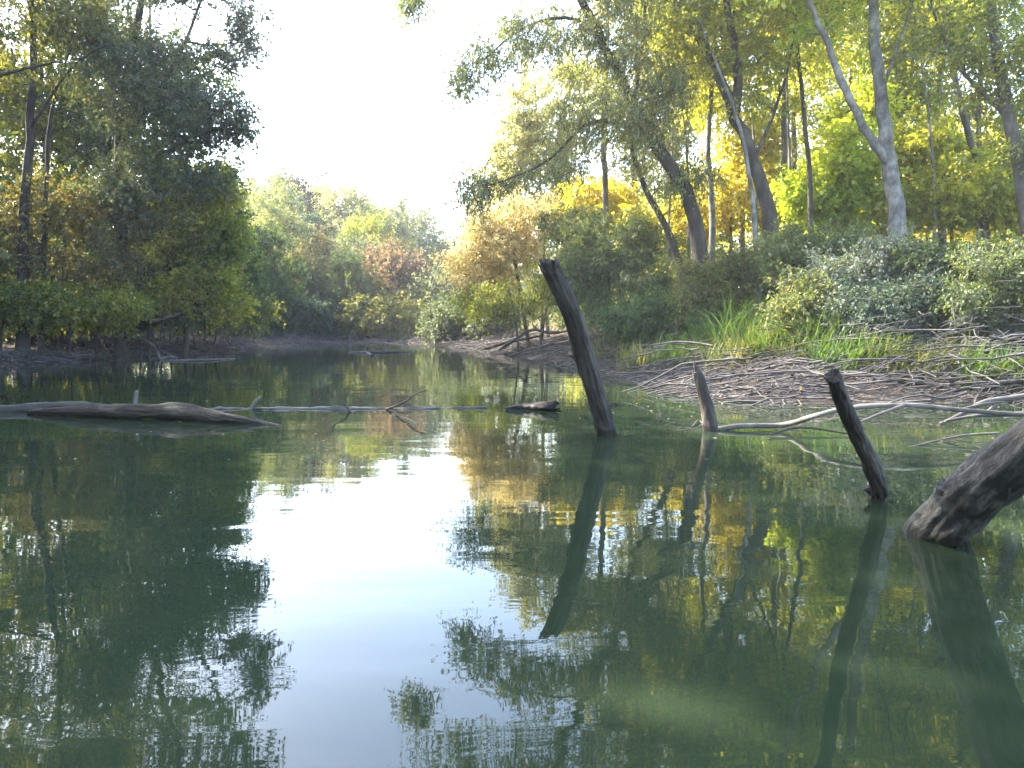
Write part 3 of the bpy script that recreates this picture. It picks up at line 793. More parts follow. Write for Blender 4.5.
# ------------------------------------------------------------------ far bend
far = [
    ('alder_tree', 'pale green tree at the left end of the far wood, next to the field maple', 252, 58, [(252, 215, 58, 26, 38), (240, 250, 57, 20, 36)], 'pale_green', 150),
    ('birch_tree', 'pale birch with a white stem showing on the far bank', 268, 55, [(275, 205, 55, 22, 30), (264, 240, 55, 22, 28)], 'pale_green', 140),
    ('beech_tree', 'narrow purple-brown tree topping the far wood', 308, 64, [(308, 205, 64, 20, 28), (292, 185, 64, 12, 12), (318, 235, 64, 16, 26)], 'purple', 120),
    ('poplar_tree', 'pale yellow-green tall tree in the middle of the far wood', 345, 62, [(345, 215, 62, 24, 30), (335, 195, 62, 16, 12), (360, 232, 62, 24, 26)], 'pale_yellow', 140),
    ('poplar_tree', 'pale green tree right of the tallest one in the far wood', 384, 66, [(384, 232, 66, 22, 26), (372, 215, 66, 12, 14)], 'pale_green', 120),
    ('alder_tree', 'light green tree near the right end of the far wood', 418, 70, [(416, 240, 70, 22, 24), (404, 222, 70, 14, 12)], 'pale_green', 110),
    ('alder_tree', 'small dark green tree at the right end of the far wood by the sunlit willow', 445, 66, [(442, 268, 66, 18, 26), (432, 248, 66, 14, 14), (452, 300, 60, 14, 22)], 'blue_green', 110),
    ('alder_tree', 'deep green tree behind the russet bush of the far wood', 425, 58, [(425, 290, 58, 20, 30), (436, 315, 55, 18, 16)], 'blue_green', 110),
    ('sallow_bush', 'grey-green rounded sallow in the middle of the far wood', 350, 52, [(350, 262, 52, 26, 26), (376, 262, 52, 18, 20), (330, 275, 51, 18, 20)], 'pale_green', 130),
    ('elm_tree', 'fresh green little tree high in the middle of the far wood', 361, 57, [(361, 235, 57, 14, 18), (356, 250, 57, 16, 14)], 'yellow_green', 60),
    ('dogwood_bush', 'russet bush by the water near the right end of the far bank', 404, 47, [(402, 285, 47, 22, 26), (410, 310, 46, 18, 16), (384, 262, 48, 14, 16)], 'russet', 130),
    ('dogwood_bush', 'pinkish-brown bush at the left part of the far bank', 275, 45, [(275, 278, 45, 32, 26), (252, 272, 46, 18, 20), (300, 287, 45, 22, 24)], 'brown', 190),
    ('hazel_bush', 'brownish bush in the middle of the far bank', 340, 46, [(338, 292, 46, 30, 24), (362, 300, 46, 22, 22), (318, 300, 46, 20, 20)], 'brown', 150),
    ('alder_bush', 'dark green bush low over the mud at the left of the far bank', 290, 43.5, [(292, 314, 42.5, 32, 16), (255, 312, 42, 24, 18), (325, 320, 43, 22, 12), (290, 322, 44, 60, 6)], 'blue_green', 190),
    ('alder_bush', 'dark green bush low over the mud in the middle of the far bank', 370, 44, [(372, 318, 43, 30, 14), (400, 322, 43, 24, 12), (385, 322, 44.5, 50, 6)], 'olive', 170),
    ('sallow_bush', 'grey-green bush closing the gap under the pale trees at the left of the far bank', 245, 46, [(242, 285, 46, 24, 34), (225, 315, 45, 22, 16)], 'pale_green', 170),
    ('sallow_bush', 'pale grey-green bush on the far bank beside the russet one', 430, 46, [(436, 300, 46, 22, 26), (446, 325, 44, 18, 10), (455, 290, 47, 14, 24)], 'pale_green', 170),
    ('hazel_bush', 'olive-brown bush behind the dark bushes at the middle of the far bank', 320, 50, [(318, 270, 50, 24, 26), (300, 260, 50, 18, 20), (345, 285, 49, 24, 24)], 'brown', 150),
    ('sallow_bush', 'dark bush where the far bank meets the right bank', 470, 38, [(468, 318, 37.5, 26, 16), (448, 325, 38, 18, 12), (490, 322, 36, 18, 12)], 'grey_green', 190),
    ('elm_tree', 'darker green tree between the pale birch and the purple tree', 300, 60, [(300, 240, 60, 26, 26), (280, 235, 60, 18, 20), (325, 252, 60, 20, 22)], 'blue_green', 130),
    ('elm_tree', 'shaded green tree behind the russet bush of the far bank', 395, 60, [(392, 255, 60, 22, 22), (408, 270, 60, 18, 22), (375, 285, 58, 22, 22)], 'olive', 120),
]
for nm, label, px, d, cr, mt, n in far:
    top = cr[0]
    bush = nm.endswith('bush')
    tree(nm, label, [(TG(px, d, (px - 1, (top[1] + 330) / 2, d), (top[0], top[1] - top[4] * .5, d)), 0.05 if bush else 0.13, 0.03)], cr, mt, 'bark_pale' if 'birch' in nm else 'bark_grey',
         n=int(n * 1.5), twigs=7, per=13, lsize=0.16, aspect=0.55, rc=0.8, flat=1.1, ragged=3, cb=0.15, group=G_F, cat='bush' if bush else 'tree',
         mesh_names=('stems', 'twigs', 'leaves') if bush else ('trunk', 'branches', 'crown'))

# ------------------------------------------------------------------ shrubs on the right bank
G_S = 'shrubs on the right bank'
shr = [
    ('willow_bush', 'big light green leafy bush behind the top of the leaning dead post', 620, 21, [(612, 262, 20.6, 42, 36), (640, 245, 21, 30, 30), (590, 285, 21, 26, 26), (655, 285, 20, 30, 26), (570, 230, 22, 26, 28, .8), (600, 315, 20.2, 26, 16, .8)], 'shrub', 480, .08, .3, .4),
    ('dogwood_bush', 'rounded olive-grey bush below the leaning willow trunks', 715, 18, [(720, 285, 17.6, 34, 26), (745, 262, 17.8, 26, 18), (700, 305, 17.2, 22, 16)], 'olive', 190, .075, .2, .4),
    ('bramble_bush', 'deep green bush low over the driftwood left of the reeds', 665, 18, [(660, 315, 17.8, 34, 16), (690, 320, 17.4, 24, 12), (632, 322, 18.4, 18, 10)], 'lush', 180, .085, .3, .35),
    ('sallow_bush', 'silvery-grey shrub in front of the foot of the pale poplar', 870, 14.6, [(868, 272, 14.4, 38, 20), (840, 290, 14.2, 26, 20), (895, 262, 14.6, 26, 14), (850, 320, 13.4, 20, 14, .8)], 'silver', 150, .065, .1, .4),
    ('sallow_bush', 'grey-green twiggy shrub hanging down the bank below the silvery one', 900, 13.4, [(900, 300, 13.3, 34, 18), (878, 318, 13, 22, 12), (930, 292, 13.4, 22, 16)], 'blue_green', 160, .07, .3, .4),
    ('bramble_bush', 'green bramble mound on the bank top right of the pale poplar', 955, 14.2, [(950, 268, 14, 34, 16), (985, 275, 13.8, 30, 18), (925, 262, 14.2, 22, 12)], 'dark_green', 280, .065, .3, .55),
    ('bramble_bush', 'green bramble mound spilling down the bank at the right edge', 1015, 13, [(1015, 275, 12.8, 36, 24), (1050, 270, 12.6, 34, 30), (985, 300, 12.8, 22, 10, .7)], 'shrub', 290, .06, .35, .5),
    ('elder_bush', 'green bush between the reeds and the silvery shrub', 820, 16, [(812, 262, 15.8, 26, 20), (790, 255, 16, 24, 18), (840, 255, 16, 22, 14)], 'shrub', 190, .075, .2, .5),
    ('nettle_bush', 'sunny yellow-green weeds beside the reeds on the bank', 815, 14.2, [(815, 300, 14, 20, 22), (798, 318, 13.8, 18, 14)], 'straw', 100, .075, .2, .4),
]
for nm, label, px, d, cr, mt, n, ls, dr, asp in shr:
    stems = [(TG(px + o, d + 0.1 * k, (px + o * 2.2, cr[0][1] + 10, d), (cr[0][0] + o * 3, cr[0][1] - 8, cr[0][2])), 0.025, 0.008) for k, o in enumerate((-6, 0, 5))]
    tree(nm, label, stems, cr, mt, 'bark_grey', n=n, twigs=7, per=13, lsize=ls, droop=dr, flat=1.0, aspect=asp, rc=0.40, cb=0.15, shell=0.75, ragged=6, group=G_S, cat='bush',
         mesh_names=('stems', 'twigs', 'leaves'))


G_W = 'weeds growing over the right bank'
WL = {'shrub': 'leafy green weed growing among the shrubs on the right bank', 'silver': 'silvery weed growing among the shrubs on the right bank',
      'lush': 'deep green weed growing among the shrubs on the right bank', 'straw': 'sunlit yellow-green weed growing among the shrubs on the right bank'}
wp = {}
for mt, px, d in (('shrub', 752, 15.6), ('silver', 845, 13.8), ('lush', 690, 16.6), ('straw', 795, 14.6)):
    b_ = gp(px, d); k = F / d; pxc = 512 + F * b_[0] / (d * cp); yg = 322 - (b_[2] - 1) * k
    st_ = [(TG(px + o, d + o * .01, (pxc + o * 1.5, yg - .45 * k, d), (pxc + o * 2.2, yg - .85 * k, d)), 0.012, 0.004) for o in (-7, 0, 6)]
    wp[mt] = tree('weed', WL[mt], st_, [(pxc, yg - .55 * k, d, .36 * k, .5 * k), (pxc + .1 * k, yg - .15 * k, d, .42 * k, .2 * k)], mt, 'roots', n=48, twigs=6, per=11, lsize=0.07, droop=0.35,
                  flat=1.3, aspect=0.38, rc=0.3, cb=0.1, group=G_W, cat='weed', mesh_names=('stems', 'twigs', 'leaves'))
rngw = np.random.default_rng(31)
nw = 0
while nw < 75:
    x, y = rngw.uniform(.8, 13), rngw.uniform(11, 21)
    dsh = float(shore_dist(np.array([x]), np.array([y]))[0])
    if not 3.7 < dsh < 7: continue
    mt = rngw.choice(['shrub', 'silver', 'lush', 'straw'], p=[.40, .08, .36, .16])
    copy_tree(wp[mt], (x, y, zof(x, y) - .05), rngw.uniform(0, 6.28), rngw.uniform(.6, 1.25), WL[mt])
    nw += 1

# ------------------------------------------------------------------ reeds: tall arching blades, one clump each
def reed_clump(label, px, d, hgt, spread, n, mat, seed):
    rng = np.random.default_rng(seed)
    o = gp(px, d)
    a = rng.uniform(0, 2 * math.pi, n)
    r = spread * np.sqrt(rng.random(n))
    base = np.stack([o[0] + r * np.cos(a) * 1.3, o[1] + r * np.sin(a) * 0.7, np.zeros(n)], 1)
    base[:, 2] = height(base[:, 0], base[:, 1]) - 0.03
    h = hgt * rng.uniform(0.5, 1.1, n)
    az = rng.uniform(0, 2 * math.pi, n)
    lean = h * rng.uniform(0.15, 0.95, n)
    w_ = rng.uniform(0.006, 0.016, n)
    dirv = np.stack([np.cos(az), np.sin(az), np.zeros(n)], 1)
    side = np.stack([-np.sin(az), np.cos(az), np.zeros(n)], 1)
    K = 6
    V = []
    for k in range(K):
        u = k / (K - 1)
        p = base + dirv * (lean * u ** 2)[:, None] + np.array([0, 0, 1.0]) * (h * (u - 0.38 * (lean / h) * u ** 3))[:, None]
        ww = (w_ * (1 - u ** 2.2) + 0.001)[:, None]
        V += [p - side * ww, p + side * ww]
    V = np.stack(V, 1).reshape(-1, 3)
    q = np.array([[2 * k, 2 * k + 1, 2 * k + 3, 2 * k + 2] for k in range(K - 1)])[None] + (np.arange(n) * 2 * K)[:, None, None]
    ob = quad_mesh('reed_clump', V, q.reshape(-1, 4), M[mat], None, o)
    tag(ob, label, 'reeds', 'reed and grass clumps on the right bank')


reed_clump('tall lush green reeds below the dark forked trunk', 765, 15.2, 1.5, 0.7, 700, 'lush', 1)
reed_clump('green arching grass hanging over the bank left of the yellow-green weeds', 775, 14.2, 0.95, 0.55, 600, 'straw', 2)
reed_clump('dark green reeds between the olive-grey bush and the tall reeds', 742, 16.2, 1.1, 0.6, 450, 'lush', 3)
reed_clump('yellowish grass tuft at the bank foot in front of the silvery shrub', 820, 13.4, 0.75, 0.5, 400, 'straw', 4)
reed_clump('lush green grass tuft low beside the deep green bush', 668, 17.2, 0.8, 0.6, 400, 'lush', 5)
reed_clump('green blades standing up on the bank top right of the silvery shrub', 965, 13.0, 0.8, 0.5, 350, 'lush', 6)
reed_clump('sparse grass tuft at the foot of the big light green bush', 615, 19.6, 0.7, 0.6, 300, 'straw', 7)

for label, px, d, hg, sp, n, mt, sd_ in [
    ('tall green grass bending over the driftwood under the leaning willow trunks', 700, 15.6, .8, .7, 600, 'lush', 11),
    ('green grass hanging over the top of the roots below the silvery shrub', 860, 12.5, .8, .55, 500, 'lush', 12),
    ('long green grass among the sunny weeds in front of the green bush', 800, 13.9, 1.1, .7, 700, 'lush', 13),
    ('mixed green grass on the bank top between the silvery shrub and the bramble mound', 920, 12.2, .7, .6, 500, 'straw', 14),
    ('green grass tuft above the roots at the right edge', 1005, 11.5, .7, .5, 450, 'lush', 15),
    ('pale green grass drooping from the bank just left of the sunny weeds', 750, 14.1, .75, .6, 600, 'straw', 16),
    ('thin pale grass at the mud edge in front of the deep green bush', 655, 16.6, .7, .6, 400, 'straw', 17),
    ('tall green grass in front of the left half of the silvery shrub', 835, 13.4, 1.0, .6, 600, 'lush', 18)]:
    reed_clump(label, px, d, hg, sp, n, mt, sd_)

# low ground cover over the wood floor and bank tops
rng = np.random.default_rng(77)
def ground_cover(name, label, n, xr, yr, dmin, mat, ls, hmax):
    x = rng.uniform(*xr, n * 4); y = rng.uniform(*yr, n * 4)
    dd = shore_dist(x, y)
    keep = (dd > dmin + rng.random(n * 4) * 1.5)
    x, y = x[keep][:n], y[keep][:n]
    z = height(x, y) + rng.random(len(x)) ** 1.5 * hmax
    c = np.stack([x, y, z], 1)
    t = unit(rng.normal(size=(len(x), 3)) + np.array([0, 0, 0.3])); nr = unit(rng.normal(size=(len(x), 3)) + np.array([0, 0, 1.0]))
    L = ls * rng.uniform(0.6, 1.4, len(x))
    v, q = leaves_mesh(rng, c, t, nr, L, L * 0.55)
    tag(quad_mesh(name, v, q, M[mat]), label, 'ground cover', kind='stuff')
ground_cover('undergrowth', 'mixed green undergrowth covering the top of the right bank', 60000, (-1, 26), (9, 40), 4.6, 'shrub', 0.11, 0.7)
ground_cover('ivy_carpet', 'dark leafy ground cover on the left and far wood floor', 40000, (-45, 3), (14, 75), 4.0, 'dark_green', 0.15, 0.6)
ground_cover('leaf_litter', 'scattered fallen leaves on the muddy banks', 16000, (-16, 14), (8, 50), 0.05, 'litter', 0.065, 0.02)
# ------------------------------------------------------------------ dead wood
def log(name, label, cat, pts, rads, mat, bump=0.12, sides=20, n=60, seed=1, group=None, lump=2.0, jag=0.5, parent=None, squash=1.0, crack=0.9):
    """a rough log along world points: lumps, lengthwise ridges, cracks, splintered broken ends; 'grain' carries its own lengthwise coordinates"""
    p = smooth_path([np.array(q, float) for q in pts], n)
    r = np.interp(np.linspace(0, 1, n), np.linspace(0, 1, len(rads)), rads)
    ge = Geo(); ge.tube(p, r, sides)
    v = ge.v[0].reshape(n, sides, 3)
    s_ = np.concatenate([[0], np.cumsum(np.linalg.norm(np.diff(p, axis=0), axis=1))])
    t = unit(np.gradient(p, axis=0))
    an = np.arange(sides) * 2 * math.pi / sides
    R0 = float(np.mean(rads))
    grain = np.zeros((n, sides, 3))
    for i in range(n):
        for j in range(sides):
            ca, sa, l = math.cos(an[j]), math.sin(an[j]), s_[i] / R0
            f = bump * (mnoise.noise((ca * 1.0 + seed * 3.7, sa, l * .22 * lump / 2)) + .55 * mnoise.noise((ca * 3.2, sa * 3.2 + seed, l * .3)) + .35 * mnoise.noise((ca * 7 + seed, sa * 7, l * .5)))
            cr = mnoise.noise((ca * 5 + seed * 1.3, sa * 5, l * .10))
            f -= bump * crack * max(0.0, 1 - abs(cr) * 9)          # lengthwise cracks
            c = p[i]
            v[i, j] = c + (v[i, j] - c) * (1 + f)
            grain[i, j] = (ca * R0 * 1.6, sa * R0 * 1.6, s_[i] + seed)
    rows = [v[0] * .0 + p[0] + (v[0] - p[0]) * .02]
    for k, e, sg in ((0, 0, -1), (n - 1, -1, 1)):
        for j in range(sides):                                  # splinters at both ends
            z = mnoise.noise((math.cos(an[j]) * 2.6 + seed, math.sin(an[j]) * 2.6, 5.0 * sg)) + .6 * mnoise.noise((math.cos(an[j]) * 7 + seed, math.sin(an[j]) * 7, 2.0 * sg))
            v[k, j] += sg * t[e] * r[e] * jag * 1.6 * z
    inner0 = p[0] + (v[0] - p[0]) * .72 + t[0] * r[0] * jag * .5
    inner1 = p[-1] + (v[-1] - p[-1]) * .72 - t[-1] * r[-1] * jag * .5
    core0 = np.repeat((p[0] + t[0] * r[0] * jag * .8)[None], sides, 0) + (v[0] - p[0]) * .02
    core1 = np.repeat((p[-1] - t[-1] * r[-1] * jag * .8)[None], sides, 0) + (v[-1] - p[-1]) * .02
    allv = np.concatenate([core0[None], inner0[None], v, inner1[None], core1[None]])
    gr = np.concatenate([grain[:1], grain[:1], grain, grain[-1:], grain[-1:]])
    if squash != 1.0:
        allv[..., 2] = p[:, 2].mean() + (allv[..., 2] - p[:, 2].mean()) * squash
    m = n + 4
    i, j = np.meshgrid(np.arange(m - 1), np.arange(sides), indexing='ij')
    j2 = (j + 1) % sides
    q = np.stack([i * sides + j, i * sides + j2, (i + 1) * sides + j2, (i + 1) * sides + j], -1).reshape(-1, 4)
    o = quad_mesh(name, allv.reshape(-1, 3), q, M[mat], None, p[0], True)
    at = o.data.attributes.new('grain', 'FLOAT_VECTOR', 'POINT')
    at.data.foreach_set('vector', gr.astype(np.float32).ravel())
    if label: tag(o, label, cat, group)
    return o


def bit(name, pts, r0, r1, mat, parent, bump=0.15, seed=1):
    o = log(name, None, None, pts, [r0, r1], mat, bump, 9, 12, seed, jag=0.4)
    o.location = np.array(o.location) - np.array(parent.location)
    o.parent = parent
    return o


px_m = lambda px, d: px * d / F
# the leaning dead post
b = W(606, 434); d0 = b[1]
post = log('dead_post', 'tall dark dead trunk leaning left out of the water, broken off at the top', 'dead trunk',
           [b + np.array([.09, .05, -.45]), b, P(593, 385, d0 - .30), P(579, 335, d0 - .66), P(570, 308, d0 - .86), P(549, 266, d0 - 1.17)],
           [.105, .094, .084, .078, .074, .074], 'snag', 0.20, 40, 130, 3, jag=.9)
bit('broken_spur', [P(552, 274, d0 - 1.12), P(547, 264, d0 - 1.18), P(545, 261, d0 - 1.18)], .04, .02, 'log_brown', post, .3, 2)
bit('branch_stub', [P(582, 358, d0 - .45), P(574, 354, d0 - .5), P(571, 352, d0 - .52)], .05, .03, 'snag', post, .2, 5)
bit('branch_stub', [P(557, 284, d0 - 1.0), P(563, 279, d0 - 1.08), P(565, 277, d0 - 1.1)], .035, .018, 'snag', post, .2, 6)

b = W(711, 431); d1 = b[1]
st2 = log('dead_stump', 'short thin dead stump with a ragged pointed top, by the long fallen branch', 'dead trunk',
          [b + np.array([.05, 0, -.4]), b, P(705, 400, d1), P(700, 380, d1 - .03), P(696, 370, d1 - .05)], [.075, .068, .055, .05, .035], 'snag', 0.22, 28, 70, 9, jag=1.1)
bit('splinter', [P(697, 376, d1 - .05), P(695, 366, d1 - .06), P(694, 362, d1 - .06)], .022, .004, 'snag', st2, .2, 3)

b = W(878, 499); d2 = b[1]
st3 = log('dead_stake', 'leaning grey dead stake with a pale cut top, standing before the heap of roots', 'dead trunk',
          [b + np.array([.01, .0, -.4]), b + np.array([0, 0, -.02]), P(879, 484, d2 - .12), P(860, 440, d2 - .6), P(845, 408, d2 - 1.05), P(833, 376, d2 - 1.55)],
          [.050, .050, .049, .041, .034, .029], 'snag', 0.20, 32, 110, 14, jag=.6)
bit('knot', [P(874, 492, d2), P(869, 489, d2 - .02), P(866, 487, d2 - .03)], .032, .016, 'snag', st3, .3, 4)

b = W(935, 532); d3 = b[1]
big = log('fallen_trunk', 'thick grey mossy trunk slanting down into the water at the right edge', 'fallen trunk',
          [b + np.array([-.42, -.02, -.42]), b + np.array([-.04, 0, -.05]), P(962, 505, d3 - .4), P(1000, 473, d3 - .85), P(1050, 433, d3 - 1.25), P(1130, 370, d3 - 1.6), P(1260, 280, d3 - 1.9)],
          [.122, .122, .117, .102, .096, .096, .10], 'log_grey', 0.20, 56, 170, 21, lump=3.0, jag=.35, crack=.25)
bit('knot', [P(958, 500, d3 - .42), P(948, 489, d3 - .48), P(944, 484, d3 - .5)], .055, .03, 'log_grey', big, .3, 7)
bit('knot', [P(968, 512, d3 - .4), P(976, 527, d3 - .42), P(978, 531, d3 - .42)], .06, .02, 'log_grey', big, .3, 8)
bit('vine', [P(1012, 428, d3 - 1.0), P(1009, 455, d3 - 1.07), P(1010, 480, d3 - 1.05), P(1009, 498, d3 - .95)], .005, .004, 'driftwood', big, 0, 8)

# floating log at the left
def Wz(px, py, z=0.0): return W(px, py, z)
lg = log('floating_log', 'long brown stripped log afloat at the left, tapering to the right', 'floating log',
         [W(30, 414) + np.array([0, 0, .02]), W(70, 416) + np.array([0, 0, .05]), W(125, 418.5) + np.array([0, 0, .075]), W(180, 420) + np.array([0, 0, .085]), W(225, 422.5) + np.array([0, 0, .04]), W(258, 424) + np.array([0, 0, .005]), W(290, 426) + np.array([0, 0, -.03])],
         [.03, .055, .075, .085, .062, .04, .02], 'log_brown', 0.24, 40, 170, 31, lump=1.6, jag=1.0)
dl = W(140, 416)[1]
bit('twig_stub', [P(135, 408, dl), P(136, 398, dl), P(137, 391, dl)], .035, .022, 'pale_wood', lg, .15, 3)
l2 = log('floating_log', 'half sunken dark log reaching in from the left edge behind the brown one', 'floating log',
         [W(-80, 414), W(0, 412) + np.array([0, 0, .02]), W(45, 410.5) + np.array([0, 0, .04]), W(80, 409) + np.array([0, 0, .03]), W(130, 408) + np.array([0, 0, -.03])], [.06, .06, .06, .055, .03], 'snag', 0.2, 24, 110, 36, lump=2)

# long waterlogged trunk just breaking the surface
l3 = log('sunken_log', 'long wet pale log lying level with the surface across the middle of the water', 'floating log',
         [W(165, 410) + np.array([0, 0, -.05]), W(230, 409) + np.array([0, 0, -.038]), W(330, 409) + np.array([0, 0, -.036]), W(430, 408.6) + np.array([0, 0, -.038]), W(480, 408) + np.array([0, 0, -.045]), W(505, 407.5) + np.array([0, 0, -.07])],
         [.05, .06, .055, .066, .05, .064, .052, .068, .06, .05, .066, .05, .062, .055, .06, .045, .05, .04], 'wet_wood', 0.24, 20, 260, 41, lump=1.2)
dd = W(260, 409)[1]
bit('twig_stub', [P(250, 411, dd), P(255, 403, dd), P(261, 397, dd)], .03, .018, 'pale_wood', l3, .1, 2)
l4 = log('black_driftwood', 'black wedge of wet wood floating left of the tall leaning trunk', 'driftwood',
         [W(505, 410) + np.array([0, 0, .01]), W(525, 410) + np.array([0, 0, .025]), W(545, 411) + np.array([0, 0, .04]), W(556, 411) + np.array([0, 0, .055])], [.02, .05, .065, .07], 'black_wood', 0.35, 22, 60, 45, jag=1.2)
bit('broken_spur', [W(549, 411) + np.array([0, 0, .08]), W(554, 411) + np.array([0, 0, .10]), W(557, 411) + np.array([0, 0, .105])], .035, .01, 'black_wood', l4, .3, 3)

def stick(label, pts, r0, r1, mat='driftwood', name='branch', group=None, cat='branch', seed=1, twigs=()):
    o = log(name, label, cat, pts, [r0, (r0 + r1) / 2, r1], mat, 0.16, 9, 36, seed, group=group, lump=3, jag=.8)
    for tp in twigs:
        bit('side_twig', tp, r1 * .9, r1 * .4, mat, o, .1, seed)
    return o

d = W(345, 412)[1]
stick('thin bent twig poking up from the pale sunken log', [W(350, 412), P(344, 404, d), P(336, 399, d), P(331, 394, d)], .012, .007, 'snag', seed=3)
stick('slim dark stick slanting up right from the pale sunken log', [W(386, 410), P(404, 402, d), P(416, 394, d), P(427, 390, d)], .013, .007, 'snag', seed=4)
stick('thin stick lying on the water in front of the pale sunken log', [W(392, 414), W(405, 418), W(418, 424)], .008, .005, 'snag', seed=5)
stick('thin dark stick afloat below the tall leaning trunk, to its right', [W(600, 407) + np.array([0, 0, .01]), W(612, 406) + np.array([0, 0, .03]), W(617, 405) + np.array([0, 0, .02])], .02, .014, 'snag', seed=6)

# long fallen branches at the right, in front of the root bank
da, db = W(718, 430)[1], W(1024, 412)[1]
stick('long pale fallen branch arching from the short stump over the water to the right',
      [W(716, 430), P(740, 426, da), P(782, 425, da), P(815, 416, da - .3), P(850, 408, da - .4), P(905, 405, da - .5), P(960, 410, da - .5), P(1040, 416, da - .5)], .027, .02, seed=8,
      twigs=([P(905, 405, da - .5), P(880, 414, da - .6), P(855, 424, da - .7)], [P(960, 410, da - .5), P(985, 404, da - .4), P(1005, 402, da - .3)]))
stick('pale branch sloping from the right edge down to the water before the roots', [P(1080, 380, da), P(1024, 396, da), P(985, 402, da), P(962, 414, da - .1), P(938, 425, da - .2)], .035, .016, seed=9,
      twigs=([P(1000, 400, da), P(985, 412, da), P(950, 421, da)],))
stick('grey branch resting level across the two pale ones at the right edge', [P(1060, 410, da - .3), P(1010, 414, da - .3), P(975, 416, da - .3), P(945, 421, da - .3)], .022, .012, 'roots', seed=10)
stick('dark thin branch close above the water between the short stump and the stake', [W(770, 437) + np.array([0, 0, .02]), W(800, 433) + np.array([0, 0, .05]), W(850, 436) + np.array([0, 0, .02])], .012, .008, 'snag', seed=11)
stick('stub of pale wood just left of the short stump at the waterline', [W(704, 424), W(698, 423) + np.array([0, 0, .02]), W(692, 427) + np.array([0, 0, .0])], .011, .007, 'driftwood', seed=12)
stick('slender branch dipping into the water right of the leaning stake', [P(1000, 433, da - .8), P(960, 436, da - .8), W(905, 447) + np.array([0, 0, -.01])], .012, .006, 'driftwood', seed=13)

# left bank dead branches
dc = W(150, 357)[1]
stick('pale arched branch dipping into the water on the left bank', [P(108, 331, dc + .6), P(128, 338, dc), P(146, 341, dc - .3), P(156, 349, dc - .6), W(160, 359)], .05, .03, 'driftwood', seed=14,
      twigs=([P(128, 338, dc), P(124, 345, dc - .2), P(130, 354, dc - .4)],))
stick('short pale fork of wood on the waterline of the left bank', [W(158, 360), P(168, 357, dc - 1), P(178, 358, dc - 1)], .05, .03, 'driftwood', seed=15)
stick('dark curved bough hanging low over the left bank', [P(128, 316, dc - .8), P(145, 321, dc - 1), P(165, 319, dc - 1), P(184, 312, dc - 1)], .05, .02, 'bark_dark', seed=16)
stick('dark bent dead limb rising from the mud at the left edge', [gp(-5, 22), P(-2, 325, 22), P(8, 305, 22), P(22, 291, 22)], .16, .10, 'bark_dark', seed=17)
stick('pale stick lying on the mud at the left edge', [gp(-10, 22, .05), P(5, 352, 21.5), gp(22, 21.5, .06)], .04, .02, 'roots', seed=18)
stick('flat pale piece of drift on the left waterline', [W(168, 361), W(200, 361) + np.array([0, 0, .03]), W(235, 359)], .035, .02, 'roots', seed=19)
de = W(365, 352)[1]
stick('small forked stick standing in the water in front of the far mud bank', [W(372, 356), P(366, 352, de), P(369, 347, de)], .06, .03, 'driftwood', seed=20)
stick('long flat stick afloat in front of the far mud bank', [W(348, 353), W(378, 353) + np.array([0, 0, .04]), W(412, 352)], .04, .025, 'roots', seed=21)
df = 24
stick('bare dark branch lifted above the mud left of the tall leaning trunk', [P(498, 350, df), P(515, 340, df), P(532, 330, df), P(550, 333, df), P(568, 331, df)], .05, .03, 'snag', seed=22,
      twigs=([P(540, 331, df), P(534, 326, df), P(532, 323, df)],))
stick('long dark bough slanting across the mud at the far end of the right bank', [P(486, 348, 27), P(510, 342, 26), P(540, 336, 25)], .06, .03, 'bark_dark', seed=23)

# ------------------------------------------------------------------ root heap and driftwood on the right bank
rng = np.random.default_rng(5)
ge = Geo()
xs = rng.uniform(-2, 14, 60000); ys = rng.uniform(8, 30, 60000)
ds = shore_dist(xs, ys)
dens = np.where(xs < 3.5, np.exp(-((ds - 1.6) / 1.7) ** 2) * .9, np.exp(-((ds - 2.2) / 2.2) ** 2))
ok = (ds > .08) & (rng.random(60000) < dens)
xs, ys, ds = xs[ok][:11000], ys[ok][:11000], ds[ok][:11000]
K = 7
for x, y, dd_ in zip(xs, ys, ds):
    kind = rng.random()
    L = rng.uniform(.8, 1.9) if kind < .10 else rng.uniform(.25, .9) if kind < .6 else rng.uniform(.08, .3)
    r = rng.uniform(.010, .020) if kind < .10 else rng.uniform(.0045, .0095) if kind < .6 else rng.uniform(.004, .008)
    az = rng.normal(math.pi, .5) if rng.random() < .65 else rng.uniform(0, 2 * math.pi)
    az2 = az + np.cumsum(rng.normal(0, .18, K - 1))
    st = np.stack([np.cos(az2), np.sin(az2) * .7, np.zeros(K - 1)], 1) * (L / (K - 1))
    pth = np.vstack([[x, y, 0], np.array([x, y, 0]) + np.cumsum(st, 0)])
    heap = (.42 if x > 5 else .20) * min(1, dd_ / 1.0)
    base = abs(rng.normal(0, heap)) + np.cumsum(rng.normal(0, .022, K)) * min(1, L) + np.linspace(0, rng.uniform(-.2, .05), K)
    pth[:, 2] = height(pth[:, 0], pth[:, 1]) + np.maximum(base, .004)
    ge.tube(pth, np.linspace(r, r * .4, K), 4)
tag(ge.build('root_tangle', M['roots']), 'dense tangle of grey washed-out roots covering the foot of the right bank', 'root tangle', kind='stuff')

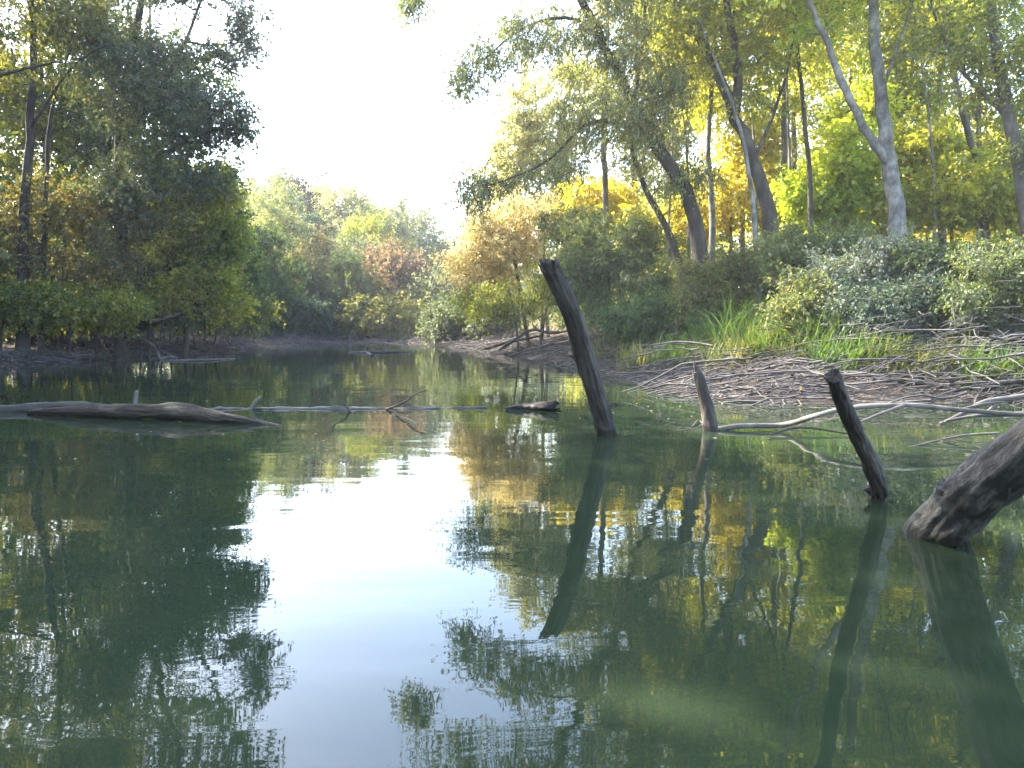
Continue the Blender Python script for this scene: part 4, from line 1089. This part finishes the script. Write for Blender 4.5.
ge = Geo()
xl = rng.uniform(-24, 0, 20000); yl = rng.uniform(19, 48, 20000)
dl_ = shore_dist(xl, yl)
okl = (dl_ > .1) & (dl_ < 4) & (rng.random(20000) < np.exp(-dl_ / 1.6))
for x, y in zip(xl[okl][:1500], yl[okl][:1500]):
    L = rng.uniform(.2, 1.4); az = rng.uniform(0, 6.28)
    az2 = az + np.cumsum(rng.normal(0, .2, 5))
    pth = np.vstack([[x, y, 0], np.array([x, y, 0]) + np.cumsum(np.stack([np.cos(az2), np.sin(az2), np.zeros(5)], 1) * L / 5, 0)])
    pth[:, 2] = height(pth[:, 0], pth[:, 1]) + np.maximum(abs(rng.normal(0, .10)) + np.cumsum(rng.normal(0, .04, 6)), .005)
    r = rng.uniform(.006, .022)
    ge.tube(pth, np.linspace(r, r * .4, 6), 4)
tag(ge.build('twig_litter', M['roots']), 'dead twigs and small branches littering the mud of the left and far banks', 'twig litter', kind='stuff')

G_D = 'bleached driftwood branches on the right bank'
for k in range(90):
    while True:
        x, y = rng.uniform(1.2, 12), rng.uniform(9.5, 22)
        dsh = float(shore_dist(np.array([x]), np.array([y]))[0])
        if .4 < dsh < 5.0 and rng.random() < np.exp(-((dsh - 2.4) / 1.4) ** 2): break
    L = rng.uniform(.7, 2.8); az = rng.normal(math.pi, .6) if rng.random() < .75 else rng.uniform(0, 6.28)
    p0 = np.array([x, y, zof(x, y) + rng.uniform(.05, .3)])
    e = p0 + np.array([math.cos(az), math.sin(az) * .7, 0]) * L
    e[2] = zof(e[0], e[1]) + rng.uniform(.02, .16)
    m1 = p0 * .67 + e * .33 + np.array([rng.normal(0, .07), rng.normal(0, .07), rng.uniform(.0, .10)])
    m2 = p0 * .33 + e * .67 + np.array([rng.normal(0, .07), rng.normal(0, .07), rng.uniform(-.03, .08)])
    r = rng.uniform(.010, .024)
    fork = [m2, m2 + (e - p0) * .22 + np.array([0, rng.normal(0, .12), .10]), m2 + (e - p0) * .36 + np.array([0, rng.normal(0, .25), .14])]
    stick('bleached bare branch lying in the root tangle on the right bank', [p0, m1, m2, e], r, r * .4, 'driftwood' if k % 3 else 'roots', 'driftwood_branch', G_D, 'driftwood', 60 + k, twigs=(fork,))

# leaves and scum afloat
n = 230
px = rng.uniform(-20, 1044, n); py = 352 + 110 * rng.random(n) ** 1.6
band = rng.random(n) < .35
py[band] = 408 + rng.normal(0, 4, band.sum())
c = np.array([W(a, b_, 0.004) for a, b_ in zip(px, py)])
c = c[shore_dist(c[:, 0], c[:, 1]) < -.1]
az = rng.uniform(0, 6.28, len(c))
t = np.stack([np.cos(az), np.sin(az), np.zeros(len(c))], 1)
nr = unit(np.array([[0, 0, 1.0]]) + rng.normal(size=(len(c), 3)) * .12)
L = rng.uniform(.015, .045, len(c))
v, q = leaves_mesh(rng, c, t, nr, L, L * .6)
tag(quad_mesh('floating_leaves', v, q, M['specks']), 'small pale fallen leaves floating on the river', 'floating leaves', kind='stuff')
